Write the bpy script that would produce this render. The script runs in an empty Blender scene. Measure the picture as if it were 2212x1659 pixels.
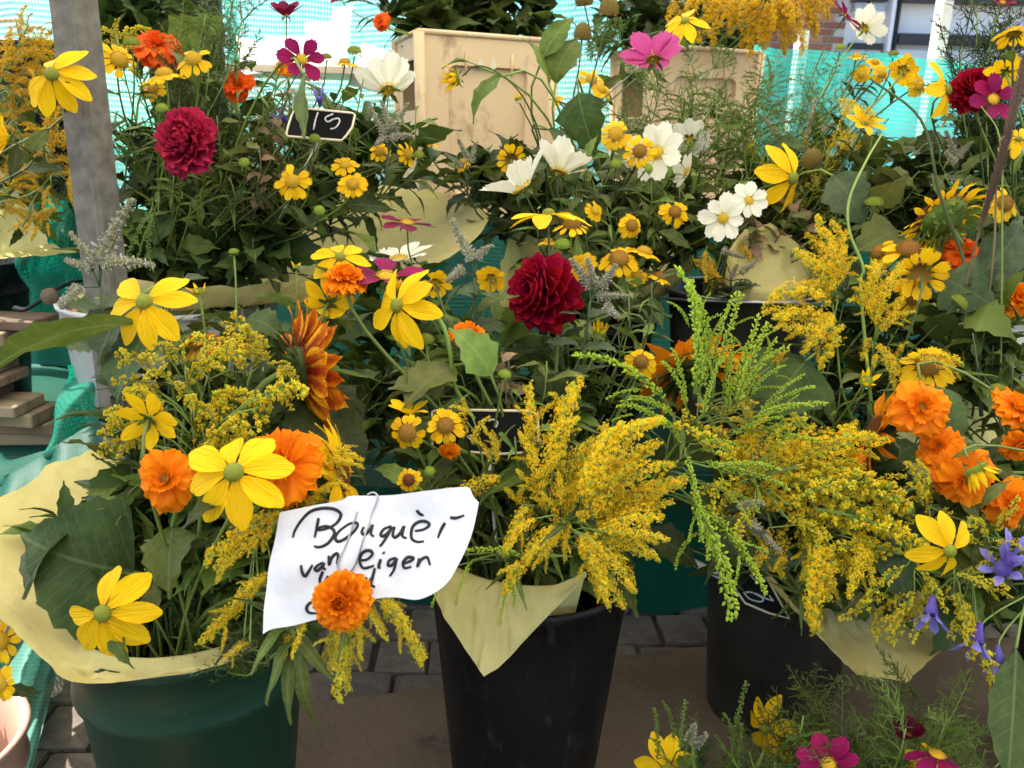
import bpy, bmesh, math, random
from mathutils import Vector, Matrix, Quaternion, noise
R_ = math.radians
random.seed(11)
rnd = random.random
def U(a, b): return random.uniform(a, b)
S = bpy.context.scene
C = S.collection

# ------------------------------------------------------------------ camera
EYE = Vector((0, 0, 1.10)); PITCH = 16.0; ROLL = 1.5; FPX = 1780.0      # FPX: focal length for a 2212 px wide picture
CM = Matrix.Rotation(R_(90 - PITCH), 4, 'X') @ Matrix.Rotation(R_(ROLL), 4, 'Z')
CM3 = CM.to_3x3()
cd = bpy.data.cameras.new('camera'); cam = bpy.data.objects.new('camera', cd); C.objects.link(cam)
cam.matrix_world = Matrix.Translation(EYE) @ CM
cd.sensor_width = 36.0; cd.lens = FPX / 2212 * 36; cd.clip_start = 0.02; cd.clip_end = 400
cd.dof.use_dof = True; cd.dof.focus_distance = 1.22; cd.dof.aperture_fstop = 9.0
S.camera = cam
def at(px, py, d):
    """point seen at (px,py) of the 2212x1659 picture, d metres deep"""
    return EYE + CM3 @ Vector(((px - 1106) / FPX * d, -(py - 829.5) / FPX * d, -d))
def toward(nx, ny, nz): return (CM3 @ Vector((nx, ny, nz))).normalized()

# ------------------------------------------------------------------ light
SUN_DIR = Vector((-0.80, 0.35, 1.30)).normalized()       # towards the sun
SUN_EL = math.asin(SUN_DIR.z); SUN_AZ = math.atan2(SUN_DIR.x, SUN_DIR.y)
w = bpy.data.worlds.new('World'); S.world = w; w.use_nodes = True
nt = w.node_tree; bg = nt.nodes['Background']
sky = nt.nodes.new('ShaderNodeTexSky'); sky.sky_type = 'NISHITA'; sky.sun_disc = False
sky.sun_elevation = SUN_EL; sky.sun_rotation = SUN_AZ; sky.dust_density = 2.0; sky.air_density = 1.0
nt.links.new(sky.outputs[0], bg.inputs[0]); bg.inputs[1].default_value = 0.15
sl = bpy.data.lights.new('sun', 'SUN'); sl.energy = 5.0; sl.angle = R_(0.53); sl.color = (1, 0.94, 0.84)
so = bpy.data.objects.new('sun', sl); C.objects.link(so)
so.rotation_mode = 'QUATERNION'; so.rotation_quaternion = SUN_DIR.to_track_quat('Z', 'Y')
S.view_settings.view_transform = 'Standard'; S.view_settings.look = 'None'
S.view_settings.exposure = 1.68; S.view_settings.gamma = 1.0
S.cycles.max_bounces = 10; S.cycles.diffuse_bounces = 5; S.cycles.transparent_max_bounces = 12
S.cycles.transmission_bounces = 6; S.cycles.use_denoising = True
S.cycles.sample_clamp_indirect = 6.0

# ------------------------------------------------------------------ materials
def M(name, c1, c2=None, rough=0.5, trans=0.0, grad=None, streak=None, nscale=9.0, vary=0.12, bump=0.0,
      bscale=60.0, metal=0.0, spec=0.35, vein=None, clear=0.0, dirt=None, rim=None):
    m = bpy.data.materials.new(name); m.use_nodes = True
    n = m.node_tree.nodes; L = m.node_tree.links.new
    bs = n['Principled BSDF']; out = n['Material Output']
    tc = n.new('ShaderNodeTexCoord'); oi = n.new('ShaderNodeObjectInfo')
    col = None
    nz = n.new('ShaderNodeTexNoise'); nz.inputs['Scale'].default_value = nscale; nz.inputs['Detail'].default_value = 5
    off = n.new('ShaderNodeVectorMath'); off.operation = 'ADD'
    L(tc.outputs['Object'], off.inputs[0]); L(oi.outputs['Random'], off.inputs[1]); L(off.outputs[0], nz.inputs['Vector'])
    if grad:
        sp = n.new('ShaderNodeSeparateXYZ'); L(tc.outputs['Object'], sp.inputs[0])
        ad = n.new('ShaderNodeMath'); ad.operation = 'MULTIPLY_ADD'
        L(nz.outputs['Fac'], ad.inputs[0]); ad.inputs[1].default_value = 0.25; L(sp.outputs['X'], ad.inputs[2])
        rp = n.new('ShaderNodeValToRGB'); e = rp.color_ramp.elements
        while len(e) > 1: e.remove(e[0])
        for i, (p, c) in enumerate(grad):
            q = e[0] if i == 0 else e.new(p)
            q.position = p; q.color = (*c, 1)
        L(ad.outputs[0], rp.inputs[0]); col = rp.outputs[0]
    else:
        mx = n.new('ShaderNodeMix'); mx.data_type = 'RGBA'
        mx.inputs['A'].default_value = (*c1, 1); mx.inputs['B'].default_value = (*(c2 or c1), 1)
        rp = n.new('ShaderNodeMapRange'); rp.inputs['From Min'].default_value = 0.35; rp.inputs['From Max'].default_value = 0.68
        L(nz.outputs['Fac'], rp.inputs[0]); L(rp.outputs[0], mx.inputs['Factor']); col = mx.outputs['Result']
    if streak:
        mp = n.new('ShaderNodeMapping'); mp.inputs['Scale'].default_value = (1.2, 26, 3)
        L(off.outputs[0], mp.inputs[0])
        n2 = n.new('ShaderNodeTexNoise'); n2.inputs['Scale'].default_value = 1.0; n2.inputs['Detail'].default_value = 3
        L(mp.outputs[0], n2.inputs['Vector'])
        r2 = n.new('ShaderNodeMapRange'); r2.inputs['From Min'].default_value = 0.5; r2.inputs['From Max'].default_value = 0.72
        r2.inputs['To Max'].default_value = streak[1]
        L(n2.outputs['Fac'], r2.inputs[0])
        mx2 = n.new('ShaderNodeMix'); mx2.data_type = 'RGBA'; mx2.inputs['B'].default_value = (*streak[0], 1)
        L(r2.outputs[0], mx2.inputs['Factor']); L(col, mx2.inputs['A']); col = mx2.outputs['Result']
    if rim:                                                      # differently coloured petal edge
        rs = n.new('ShaderNodeSeparateXYZ'); L(tc.outputs['Object'], rs.inputs[0]); ra = n.new('ShaderNodeMath'); ra.operation = 'ABSOLUTE'; L(rs.outputs['Y'], ra.inputs[0])
        rn = n.new('ShaderNodeMath'); rn.operation = 'MULTIPLY_ADD'; rn.inputs[1].default_value = 0.10; L(nz.outputs['Fac'], rn.inputs[0]); L(ra.outputs[0], rn.inputs[2])
        rm = n.new('ShaderNodeMapRange'); rm.inputs['From Min'].default_value = 0.09; rm.inputs['From Max'].default_value = 0.17; L(rn.outputs[0], rm.inputs[0])
        rx = n.new('ShaderNodeMix'); rx.data_type = 'RGBA'; rx.inputs['B'].default_value = (*rim, 1); L(rm.outputs[0], rx.inputs['Factor']); L(col, rx.inputs['A']); col = rx.outputs['Result']
    if dirt:                                                     # scuffs and smudges: (colour, amount, scale, stretch)
        dm = n.new('ShaderNodeMapping'); dm.inputs['Scale'].default_value = dirt[3]; L(off.outputs[0], dm.inputs[0])
        dn = n.new('ShaderNodeTexNoise'); dn.inputs['Scale'].default_value = dirt[2]; dn.inputs['Detail'].default_value = 9; dn.inputs['Roughness'].default_value = 0.68; L(dm.outputs[0], dn.inputs['Vector'])
        dr_ = n.new('ShaderNodeMapRange'); dr_.inputs['From Min'].default_value = 0.56; dr_.inputs['From Max'].default_value = 0.72; dr_.inputs['To Max'].default_value = dirt[1]; L(dn.outputs['Fac'], dr_.inputs[0])
        dx = n.new('ShaderNodeMix'); dx.data_type = 'RGBA'; dx.inputs['B'].default_value = (*dirt[0], 1); L(dr_.outputs[0], dx.inputs['Factor']); L(col, dx.inputs['A']); col = dx.outputs['Result']
    if vein:                                                     # pale midrib and side veins of a leaf
        sv = n.new('ShaderNodeSeparateXYZ'); L(tc.outputs['Object'], sv.inputs[0])
        ab = n.new('ShaderNodeMath'); ab.operation = 'ABSOLUTE'; L(sv.outputs['Y'], ab.inputs[0])
        m1 = n.new('ShaderNodeMapRange'); m1.inputs['From Min'].default_value = 0.006; m1.inputs['From Max'].default_value = 0.014; m1.inputs['To Min'].default_value = 1; m1.inputs['To Max'].default_value = 0; L(ab.outputs[0], m1.inputs[0])
        sd = n.new('ShaderNodeMath'); sd.operation = 'MULTIPLY_ADD'; sd.inputs[1].default_value = -0.9; L(ab.outputs[0], sd.inputs[0]); L(sv.outputs['X'], sd.inputs[2])
        fr = n.new('ShaderNodeMath'); fr.operation = 'PINGPONG'; fr.inputs[1].default_value = 0.055; L(sd.outputs[0], fr.inputs[0])
        m2 = n.new('ShaderNodeMapRange'); m2.inputs['From Min'].default_value = 0.002; m2.inputs['From Max'].default_value = 0.007; m2.inputs['To Min'].default_value = 0.55; m2.inputs['To Max'].default_value = 0; L(fr.outputs[0], m2.inputs[0])
        mm = n.new('ShaderNodeMath'); mm.operation = 'MAXIMUM'; L(m1.outputs[0], mm.inputs[0]); L(m2.outputs[0], mm.inputs[1])
        m3 = n.new('ShaderNodeMath'); m3.operation = 'MULTIPLY'; m3.inputs[1].default_value = vein[1]; L(mm.outputs[0], m3.inputs[0])
        mv = n.new('ShaderNodeMix'); mv.data_type = 'RGBA'; mv.inputs['B'].default_value = (*vein[0], 1); L(m3.outputs[0], mv.inputs['Factor']); L(col, mv.inputs['A']); col = mv.outputs['Result']
    hs = n.new('ShaderNodeHueSaturation')
    v = n.new('ShaderNodeMapRange'); v.inputs['To Min'].default_value = 1 - vary; v.inputs['To Max'].default_value = 1 + vary
    L(oi.outputs['Random'], v.inputs[0]); L(v.outputs[0], hs.inputs['Value'])
    h = n.new('ShaderNodeMapRange'); h.inputs['To Min'].default_value = 0.5 - vary * 0.06; h.inputs['To Max'].default_value = 0.5 + vary * 0.06
    L(oi.outputs['Random'], h.inputs[0]); L(h.outputs[0], hs.inputs['Hue'])
    L(col, hs.inputs['Color']); col = hs.outputs[0]
    L(col, bs.inputs['Base Color'])
    bs.inputs['Roughness'].default_value = rough; bs.inputs['Metallic'].default_value = metal
    bs.inputs['Specular IOR Level'].default_value = spec
    if bump:
        bn = n.new('ShaderNodeTexNoise'); bn.inputs['Scale'].default_value = bscale; bn.inputs['Detail'].default_value = 6
        L(off.outputs[0], bn.inputs['Vector'])
        bp = n.new('ShaderNodeBump'); bp.inputs['Strength'].default_value = bump; bp.inputs['Distance'].default_value = 0.01
        L(bn.outputs['Fac'], bp.inputs['Height']); L(bp.outputs[0], bs.inputs['Normal'])
    elif streak:
        bp = n.new('ShaderNodeBump'); bp.inputs['Strength'].default_value = 0.35; bp.inputs['Distance'].default_value = 0.03
        L(n2.outputs['Fac'], bp.inputs['Height']); L(bp.outputs[0], bs.inputs['Normal'])
    sh = bs.outputs[0]
    if trans:
        tr = n.new('ShaderNodeBsdfTranslucent'); L(col, tr.inputs[0])
        ms = n.new('ShaderNodeMixShader'); ms.inputs[0].default_value = trans
        L(sh, ms.inputs[1]); L(tr.outputs[0], ms.inputs[2]); sh = ms.outputs[0]
    if clear:
        tp = n.new('ShaderNodeBsdfTransparent')
        ms = n.new('ShaderNodeMixShader'); ms.inputs[0].default_value = clear
        L(sh, ms.inputs[1]); L(tp.outputs[0], ms.inputs[2]); sh = ms.outputs[0]
    L(sh, out.inputs[0])
    m.diffuse_color = (*c1, 1)
    return m
def netting(name, c, clear, cell=0.006):
    """woven shade net: threads with open gaps between them"""
    m = M(name, c, tuple(x * 0.75 for x in c), rough=0.55, trans=0.5, nscale=3)
    n = m.node_tree.nodes; L = m.node_tree.links.new; out = n['Material Output']
    sh = out.inputs[0].links[0].from_socket
    tc = n.new('ShaderNodeTexCoord'); mp = n.new('ShaderNodeMapping'); L(tc.outputs['UV'], mp.inputs[0])
    w1 = n.new('ShaderNodeTexWave'); w1.bands_direction = 'X'; w1.inputs['Scale'].default_value = 0.314 / cell
    w2 = n.new('ShaderNodeTexWave'); w2.bands_direction = 'Y'; w2.inputs['Scale'].default_value = 0.16 / cell
    w1.inputs['Distortion'].default_value = 0.6; w2.inputs['Distortion'].default_value = 0.6
    L(mp.outputs[0], w1.inputs['Vector']); L(mp.outputs[0], w2.inputs['Vector'])
    mu = n.new('ShaderNodeMath'); mu.operation = 'MULTIPLY'; L(w1.outputs['Fac'], mu.inputs[0]); L(w2.outputs['Fac'], mu.inputs[1])
    mr = n.new('ShaderNodeMapRange'); L(mu.outputs[0], mr.inputs[0]); mr.inputs['To Max'].default_value = clear * 2.2
    mr.inputs['To Min'].default_value = clear * 0.35
    tp = n.new('ShaderNodeBsdfTransparent'); ms = n.new('ShaderNodeMixShader')
    L(mr.outputs[0], ms.inputs[0]); L(sh, ms.inputs[1]); L(tp.outputs[0], ms.inputs[2]); L(ms.outputs[0], out.inputs[0])
    return m

YEL = (0.86, 0.50, 0.006)
MT = dict(
    rud=M('yellow_petal', YEL, grad=[(0.0, (0.78, 0.38, 0.004)), (0.35, (0.90, 0.56, 0.006)), (1.0, (0.92, 0.61, 0.01))], trans=0.35, rough=0.5, vary=0.06, streak=((0.76, 0.36, 0.003), 0.75), spec=0.10),
    hel=M('golden_petal', YEL, grad=[(0.0, (0.62, 0.25, 0.004)), (0.3, (0.84, 0.46, 0.006)), (1.0, (0.90, 0.57, 0.012))], trans=0.35, rough=0.5, vary=0.1, streak=((0.7, 0.32, 0.003), 0.5), spec=0.10),
    org=M('orange_petal', (0.88, 0.21, 0.004), grad=[(0.0, (0.72, 0.10, 0.003)), (0.4, (0.88, 0.21, 0.004)), (1.1, (0.92, 0.29, 0.006))], trans=0.35, rough=0.5, vary=0.08, streak=((0.84, 0.14, 0.003), 0.6), spec=0.1),
    orgred=M('red_orange_petal', (0.72, 0.08, 0.006), (0.8, 0.14, 0.008), trans=0.3, vary=0.1, spec=0.10),
    dah=M('crimson_petal', (0.27, 0.004, 0.016), grad=[(0.0, (0.14, 0.002, 0.010)), (0.5, (0.29, 0.004, 0.018)), (1.1, (0.36, 0.006, 0.026))], trans=0.25, rough=0.48, vary=0.12, streak=((0.2, 0.003, 0.014), 0.5), spec=0.10),
    dpk=M('rose_petal', (0.42, 0.012, 0.05), grad=[(0.0, (0.20, 0.004, 0.022)), (0.6, (0.42, 0.012, 0.055)), (1.1, (0.52, 0.03, 0.09))], trans=0.3, rough=0.5, vary=0.14, spec=0.10),
    cwh=M('white_petal', (0.84, 0.82, 0.66), grad=[(0.0, (0.66, 0.66, 0.34)), (0.4, (0.82, 0.80, 0.62)), (1.0, (0.86, 0.84, 0.70))], trans=0.35, vary=0.05, streak=((0.72, 0.70, 0.52), 0.6), spec=0.10),
    cmg=M('magenta_petal', (0.22, 0.005, 0.07), grad=[(0.0, (0.13, 0.003, 0.028)), (0.5, (0.23, 0.005, 0.068)), (1.0, (0.30, 0.009, 0.095))], trans=0.28, vary=0.12, streak=((0.13, 0.003, 0.038), 0.8), spec=0.1),
    cpk=M('pink_petal', (0.72, 0.10, 0.36), grad=[(0.0, (0.55, 0.05, 0.22)), (0.5, (0.72, 0.10, 0.36)), (1.0, (0.74, 0.13, 0.40))], trans=0.35, vary=0.06, streak=((0.55, 0.05, 0.25), 0.6), spec=0.10),
    ccr=M('dark_red_petal', (0.16, 0.003, 0.03), grad=[(0.0, (0.09, 0.002, 0.015)), (1.0, (0.19, 0.004, 0.040))], trans=0.25, vary=0.12, streak=((0.08, 0.002, 0.015), 0.8), spec=0.10),
    cbu=M('burgundy_petal', (0.045, 0.002, 0.008), (0.075, 0.003, 0.014), trans=0.2, vary=0.1, spec=0.10),
    bro=M('bronze_petal', (0.7, 0.22, 0.01), grad=[(0.05, (0.12, 0.008, 0.003)), (0.5, (0.26, 0.030, 0.004)), (0.95, (0.50, 0.11, 0.006)), (1.2, (0.84, 0.36, 0.01))], trans=0.3, vary=0.18, streak=((0.30, 0.030, 0.003), 0.6), rim=(0.80, 0.32, 0.01), spec=0.1),
    amb=M('amber_petal', (0.80, 0.25, 0.006), grad=[(0.0, (0.62, 0.12, 0.004)), (0.5, (0.82, 0.30, 0.006)), (1.1, (0.80, 0.24, 0.006))], trans=0.3, vary=0.12, streak=((0.6, 0.10, 0.003), 0.8), spec=0.10),
    pur=M('violet_petal', (0.22, 0.19, 0.58), grad=[(0.0, (0.13, 0.08, 0.38)), (0.6, (0.24, 0.21, 0.62)), (1.0, (0.33, 0.30, 0.70))], trans=0.3, vary=0.1, spec=0.1, streak=((0.14, 0.10, 0.45), 0.6)),
    budg=M('green_bud', (0.17, 0.23, 0.022), (0.28, 0.34, 0.04), trans=0.15, rough=0.6, vary=0.2, nscale=20, spec=0.2),
    gdome=M('green_dome', (0.20, 0.24, 0.015), (0.30, 0.32, 0.03), rough=0.6, bump=0.5, bscale=140, nscale=30),
    ydome=M('gold_dome', (0.45, 0.26, 0.008), (0.62, 0.42, 0.02), rough=0.7, nscale=60),
    bdome=M('brown_dome', (0.20, 0.085, 0.006), (0.33, 0.17, 0.012), rough=0.7, nscale=40),
    rdome=M('rust_dome', (0.09, 0.02, 0.004), (0.20, 0.06, 0.006), rough=0.7, nscale=40),
    odome=M('orange_tuft', (0.62, 0.10, 0.004), (0.78, 0.20, 0.006), rough=0.7, nscale=30),
    cone=M('seed_cone', (0.085, 0.055, 0.012), (0.20, 0.14, 0.02), rough=0.8, nscale=30),
    gold=M('goldenrod_floret', (0.84, 0.55, 0.010), (0.92, 0.68, 0.018), trans=0.3, rough=0.6, vary=0.08, nscale=14),
    golda=M('ochre_floret', (0.66, 0.37, 0.008), (0.80, 0.50, 0.012), trans=0.3, rough=0.6, vary=0.1, nscale=14),
    gygr=M('half_open_floret', (0.60, 0.50, 0.016), (0.84, 0.58, 0.014), trans=0.3, rough=0.6, vary=0.1, nscale=14),
    lime=M('lime_bud', (0.36, 0.50, 0.04), (0.50, 0.62, 0.07), trans=0.35, rough=0.5, vary=0.12, nscale=12, spec=0.15),
    mint=M('mint_floret', (0.52, 0.46, 0.40), (0.68, 0.60, 0.56), trans=0.3, rough=0.7, vary=0.1, nscale=30),
    mintg=M('mint_bract', (0.24, 0.25, 0.13), (0.34, 0.34, 0.20), trans=0.3, rough=0.7, nscale=20),
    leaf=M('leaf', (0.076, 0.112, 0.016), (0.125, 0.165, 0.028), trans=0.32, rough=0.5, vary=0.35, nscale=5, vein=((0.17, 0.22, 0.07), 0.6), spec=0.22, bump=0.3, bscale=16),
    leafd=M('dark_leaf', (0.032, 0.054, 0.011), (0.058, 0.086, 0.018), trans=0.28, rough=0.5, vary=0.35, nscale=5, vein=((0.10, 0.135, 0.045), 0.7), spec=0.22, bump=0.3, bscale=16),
    leafo=M('olive_leaf', (0.10, 0.125, 0.026), (0.16, 0.175, 0.04), trans=0.3, rough=0.5, vary=0.2, nscale=5, vein=((0.2, 0.22, 0.08), 0.5), spec=0.25),
    leafm=M('grey_green_leaf', (0.055, 0.088, 0.036), (0.090, 0.125, 0.055), trans=0.22, rough=0.65, vary=0.15, nscale=9, bump=0.3, bscale=40, vein=((0.14, 0.18, 0.09), 0.5), spec=0.2),
    leafl=M('light_leaf', (0.11, 0.18, 0.026), (0.17, 0.25, 0.045), trans=0.3, rough=0.5, vary=0.15, nscale=6, vein=((0.24, 0.32, 0.09), 0.5), spec=0.25),
    stem=M('green_stem', (0.13, 0.19, 0.03), (0.18, 0.25, 0.05), rough=0.5, vary=0.25, nscale=20, trans=0.0),
    stemd=M('dark_stem', (0.045, 0.075, 0.02), (0.075, 0.11, 0.03), rough=0.5, vary=0.25, nscale=20),
    stemb=M('brown_stem', (0.10, 0.075, 0.035), (0.16, 0.12, 0.06), rough=0.6, vary=0.2, nscale=20),
    dry=M('dry_bract', (0.20, 0.13, 0.07), (0.32, 0.20, 0.11), trans=0.25, rough=0.7, vary=0.25, nscale=8),
    plum=M('grass_plume', (0.115, 0.075, 0.055), (0.20, 0.14, 0.10), trans=0.2, rough=0.8, vary=0.15),
    kraft=M('yellow_wrapping', (0.81, 0.71, 0.26), (0.86, 0.77, 0.33), trans=0.45, rough=0.6, vary=0.06, nscale=6, bump=0.7, bscale=24, spec=0.2, dirt=((0.66, 0.52, 0.15), 0.55, 8, (1, 1, 1))),
    white=M('white_paper', (0.78, 0.78, 0.80), (0.72, 0.72, 0.75), trans=0.12, rough=0.7, vary=0.03, nscale=8, bump=0.35, bscale=26),
    ink=M('black_ink', (0.012, 0.012, 0.014), rough=0.6, vary=0.0),
    chalk=M('chalk', (0.62, 0.62, 0.58), (0.35, 0.35, 0.33), rough=0.9, vary=0.0, nscale=300),
    slate=M('slate_black', (0.006, 0.006, 0.006), (0.011, 0.011, 0.011), rough=0.8, nscale=20, vary=0.0, spec=0.08),
    cream=M('cream_rim', (0.66, 0.57, 0.40), (0.58, 0.49, 0.33), rough=0.5, nscale=20, vary=0.05),
    galv=M('galvanised_steel', (0.108, 0.099, 0.078), (0.190, 0.178, 0.148), rough=0.65, metal=0.1, nscale=38, vary=0.0, bump=0.12, bscale=30, dirt=((0.07, 0.065, 0.058), 0.8, 35, (1, 1, 1))),
    wire=M('steel_wire', (0.34, 0.34, 0.34), (0.45, 0.45, 0.45), rough=0.35, metal=0.9, vary=0.0),
    gbuc=M('green_plastic', (0.004, 0.030, 0.014), (0.007, 0.040, 0.020), rough=0.45, nscale=4, vary=0.0, spec=0.30, bump=0.08, bscale=20, dirt=((0.05, 0.085, 0.06), 0.45, 9, (1, 1, 3))),
    kbuc=M('black_plastic', (0.004, 0.004, 0.0045), (0.007, 0.007, 0.008), rough=0.42, nscale=5, vary=0.0, spec=0.18, dirt=((0.06, 0.06, 0.06), 0.5, 40, (1, 1, .35))),
    sbuc=M('tarnished_bucket', (0.016, 0.0155, 0.013), (0.045, 0.040, 0.032), rough=0.4, nscale=7, vary=0.0, spec=0.4, metal=0.2, bump=0.08, bscale=18, dirt=((0.12, 0.10, 0.075), 0.6, 7, (1, 1, .3))),
    wbuc=M('white_plastic', (0.55, 0.55, 0.52), (0.47, 0.46, 0.43), rough=0.45, nscale=5, vary=0.0),
    crate=M('cream_plastic', (0.62, 0.46, 0.27), (0.55, 0.41, 0.235), rough=0.55, nscale=4, vary=0.03, bump=0.08, bscale=25, dirt=((0.20, 0.135, 0.07), 0.8, 11, (1, 1, .6))),
    wood=M('weathered_wood', (0.17, 0.12, 0.07), (0.28, 0.21, 0.13), rough=0.85, nscale=6, vary=0.35, streak=((0.08, 0.055, 0.03), 0.9), bump=0.5, bscale=30),
    strap=M('black_strap', (0.006, 0.006, 0.006), rough=0.7, vary=0.0, spec=0.08),
    card=M('brown_cardboard', (0.098, 0.069, 0.044), (0.150, 0.109, 0.071), rough=0.85, nscale=3.5, vary=0.0, bump=0.5, bscale=45, dirt=((0.028, 0.018, 0.011), 0.9, 4.2, (1, 1.6, 1))),
    stain=M('wet_stain', (0.045, 0.030, 0.018), (0.09, 0.063, 0.04), rough=0.6, nscale=22, vary=0.15),
    brick=M('clinker_paver', (0.105, 0.085, 0.070), (0.165, 0.135, 0.112), rough=0.85, nscale=22, vary=0.13, bump=0.5, bscale=60, dirt=((0.05, 0.042, 0.034), 0.7, 12, (1, 1, 1))),
    sand=M('joint_sand', (0.04, 0.034, 0.027), (0.07, 0.06, 0.05), rough=0.95, nscale=40, vary=0.0),
    rbrick=M('red_brick', (0.24, 0.10, 0.06), (0.34, 0.16, 0.10), rough=0.85, nscale=3, vary=0.2),
    mortar=M('mortar', (0.42, 0.40, 0.36), rough=0.9, vary=0.0),
    wall=M('white_render', (0.80, 0.80, 0.80), (0.74, 0.75, 0.77), rough=0.8, nscale=1.5, vary=0.0),
    dark=M('dark_grey_paint', (0.035, 0.035, 0.038), rough=0.5, vary=0.0),
    glass=M('window_glass', (0.34, 0.38, 0.42), (0.52, 0.56, 0.58), rough=0.06, nscale=0.8, vary=0.0, spec=0.8),
    post=M('white_post', (0.66, 0.66, 0.60), (0.56, 0.56, 0.50), rough=0.5, nscale=10, vary=0.0),
    red=M('faded_red_plastic', (0.62, 0.17, 0.10), (0.68, 0.26, 0.18), rough=0.5, nscale=12, vary=0.1),
    canvas=M('canopy_cloth', (0.90, 0.84, 0.71), (0.86, 0.80, 0.67), trans=0.62, rough=0.8, vary=0.0),
    net=netting('green_shade_net', (0.010, 0.30, 0.20), 0.22),
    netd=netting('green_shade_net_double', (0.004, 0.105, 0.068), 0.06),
    netb=netting('backlit_shade_net', (0.030, 0.50, 0.40), 0.34, 0.010),  # lighter copy of the net, backlight glare painted into the colour
    netw=netting('sunlit_shade_net', (0.20, 0.46, 0.38), 0.18),  # same green net, sunlight put into its paler colour
    pinkpot=M('pinkish_plastic', (0.42, 0.25, 0.18), (0.36, 0.21, 0.15), rough=0.5, nscale=6, vary=0.0),
)

# ------------------------------------------------------------------ helpers
def ob(name, me, parent=None, loc=(0, 0, 0), q=None, sc=None):
    o = bpy.data.objects.new(name, me); C.objects.link(o)
    if parent is not None: o.parent = parent
    o.location = loc
    if q is not None: o.rotation_mode = 'QUATERNION'; o.rotation_quaternion = q
    if sc is not None: o.scale = (sc, sc, sc) if isinstance(sc, (int, float)) else sc
    return o
def tag(o, label, cat, group=None):
    o['label'] = label; o['category'] = cat
    if group: o['group'] = group
    return o
def empty(name, loc, label, cat, group=None):
    e = ob(name, None, None, loc); e.empty_display_size = 0.02
    return tag(e, label, cat, group)
def setting(o): o['kind'] = 'structure'; return o
def mesh(name, v, f, mats, mi=None, smooth=True, uv=None):
    me = bpy.data.meshes.new(name); me.from_pydata([tuple(x) for x in v], [], f)
    for m in (mats if isinstance(mats, (list, tuple)) else [mats]): me.materials.append(MT[m] if isinstance(m, str) else m)
    if mi: me.polygons.foreach_set('material_index', mi)
    if smooth: me.polygons.foreach_set('use_smooth', [True] * len(f))
    if uv:
        l = me.uv_layers.new(name='UVMap')
        for lp in me.loops: l.data[lp.index].uv = uv[lp.vertex_index]
    me.update(); return me
class MB:
    """collects vertices and faces, several materials"""
    def __init__(s): s.v = []; s.f = []; s.m = []
    def add(s, v, f, mi=0):
        k = len(s.v); s.v += [Vector(x) for x in v]; s.f += [tuple(i + k for i in q) for q in f]; s.m += [mi] * len(f)
    def tube(s, pts, r, n=5, mi=0, cap=True, flat=1.0):
        pts = [Vector(p) for p in pts]; k = len(s.v); N = len(pts)
        rr = r if isinstance(r, (list, tuple)) else [r] * N
        t = (pts[1] - pts[0]).normalized()
        a = t.orthogonal().normalized()
        for i, p in enumerate(pts):
            t = (pts[min(i + 1, N - 1)] - pts[max(i - 1, 0)]).normalized()
            a = (a - t * a.dot(t)); a = a.normalized() if a.length > 1e-6 else t.orthogonal().normalized()
            b = t.cross(a)
            for j in range(n):
                g = 2 * math.pi * j / n
                s.v.append(p + (a * math.cos(g) + b * math.sin(g) * flat) * rr[i])
        for i in range(N - 1):
            for j in range(n):
                j2 = (j + 1) % n
                s.f.append((k + i * n + j, k + i * n + j2, k + (i + 1) * n + j2, k + (i + 1) * n + j)); s.m.append(mi)
        if cap:
            s.f.append(tuple(k + j for j in range(n))[::-1]); s.m.append(mi)
            s.f.append(tuple(k + (N - 1) * n + j for j in range(n))); s.m.append(mi)
    def box(s, lo, hi, mi=0, mat=None):
        x0, y0, z0 = lo; x1, y1, z1 = hi
        v = [(x0, y0, z0), (x1, y0, z0), (x1, y1, z0), (x0, y1, z0), (x0, y0, z1), (x1, y0, z1), (x1, y1, z1), (x0, y1, z1)]
        if mat: v = [mat @ Vector(p) for p in v]
        s.add(v, [(0, 3, 2, 1), (4, 5, 6, 7), (0, 1, 5, 4), (1, 2, 6, 5), (2, 3, 7, 6), (3, 0, 4, 7)], mi)
    def mesh(s, name, mats, smooth=True): return mesh(name, s.v, s.f, mats, s.m, smooth)
def bevel_box(name, sx, sy, sz, b, mats, seg=2):
    bm = bmesh.new(); bmesh.ops.create_cube(bm, size=1)
    for v in bm.verts: v.co = Vector((v.co.x * sx, v.co.y * sy, v.co.z * sz))
    bmesh.ops.bevel(bm, geom=bm.edges[:], offset=b, segments=seg, affect='EDGES', profile=0.6)
    me = bpy.data.meshes.new(name); bm.to_mesh(me); bm.free()
    me.materials.append(MT[mats]); return me
def bez(p0, p1, p2, p3, n):
    r = []
    for i in range(n + 1):
        t = i / n; u = 1 - t
        r.append(p0 * (u ** 3) + p1 * (3 * u * u * t) + p2 * (3 * u * t * t) + p3 * (t ** 3))
    return r
def polyline(pts, n):
    """Catmull-Rom through points"""
    pts = [Vector(p) for p in pts]; out = []
    P = [pts[0] * 2 - pts[1]] + pts + [pts[-1] * 2 - pts[-2]]
    for i in range(1, len(P) - 2):
        a, b, c, d = P[i - 1:i + 3]
        for k in range(n):
            t = k / n
            out.append(0.5 * ((2 * b) + (c - a) * t + (2 * a - 5 * b + 4 * c - d) * t * t + (3 * b - a - 3 * c + d) * t ** 3))
    out.append(pts[-1]); return out
def lerp_list(L, t):
    x = t * (len(L) - 1); i = min(int(x), len(L) - 2); return L[i] + (L[i + 1] - L[i]) * (x - i)
def frame_z(n, spin=0.0):
    q = Vector(n).normalized().to_track_quat('Z', 'Y'); return q @ Quaternion((0, 0, 1), spin)
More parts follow.
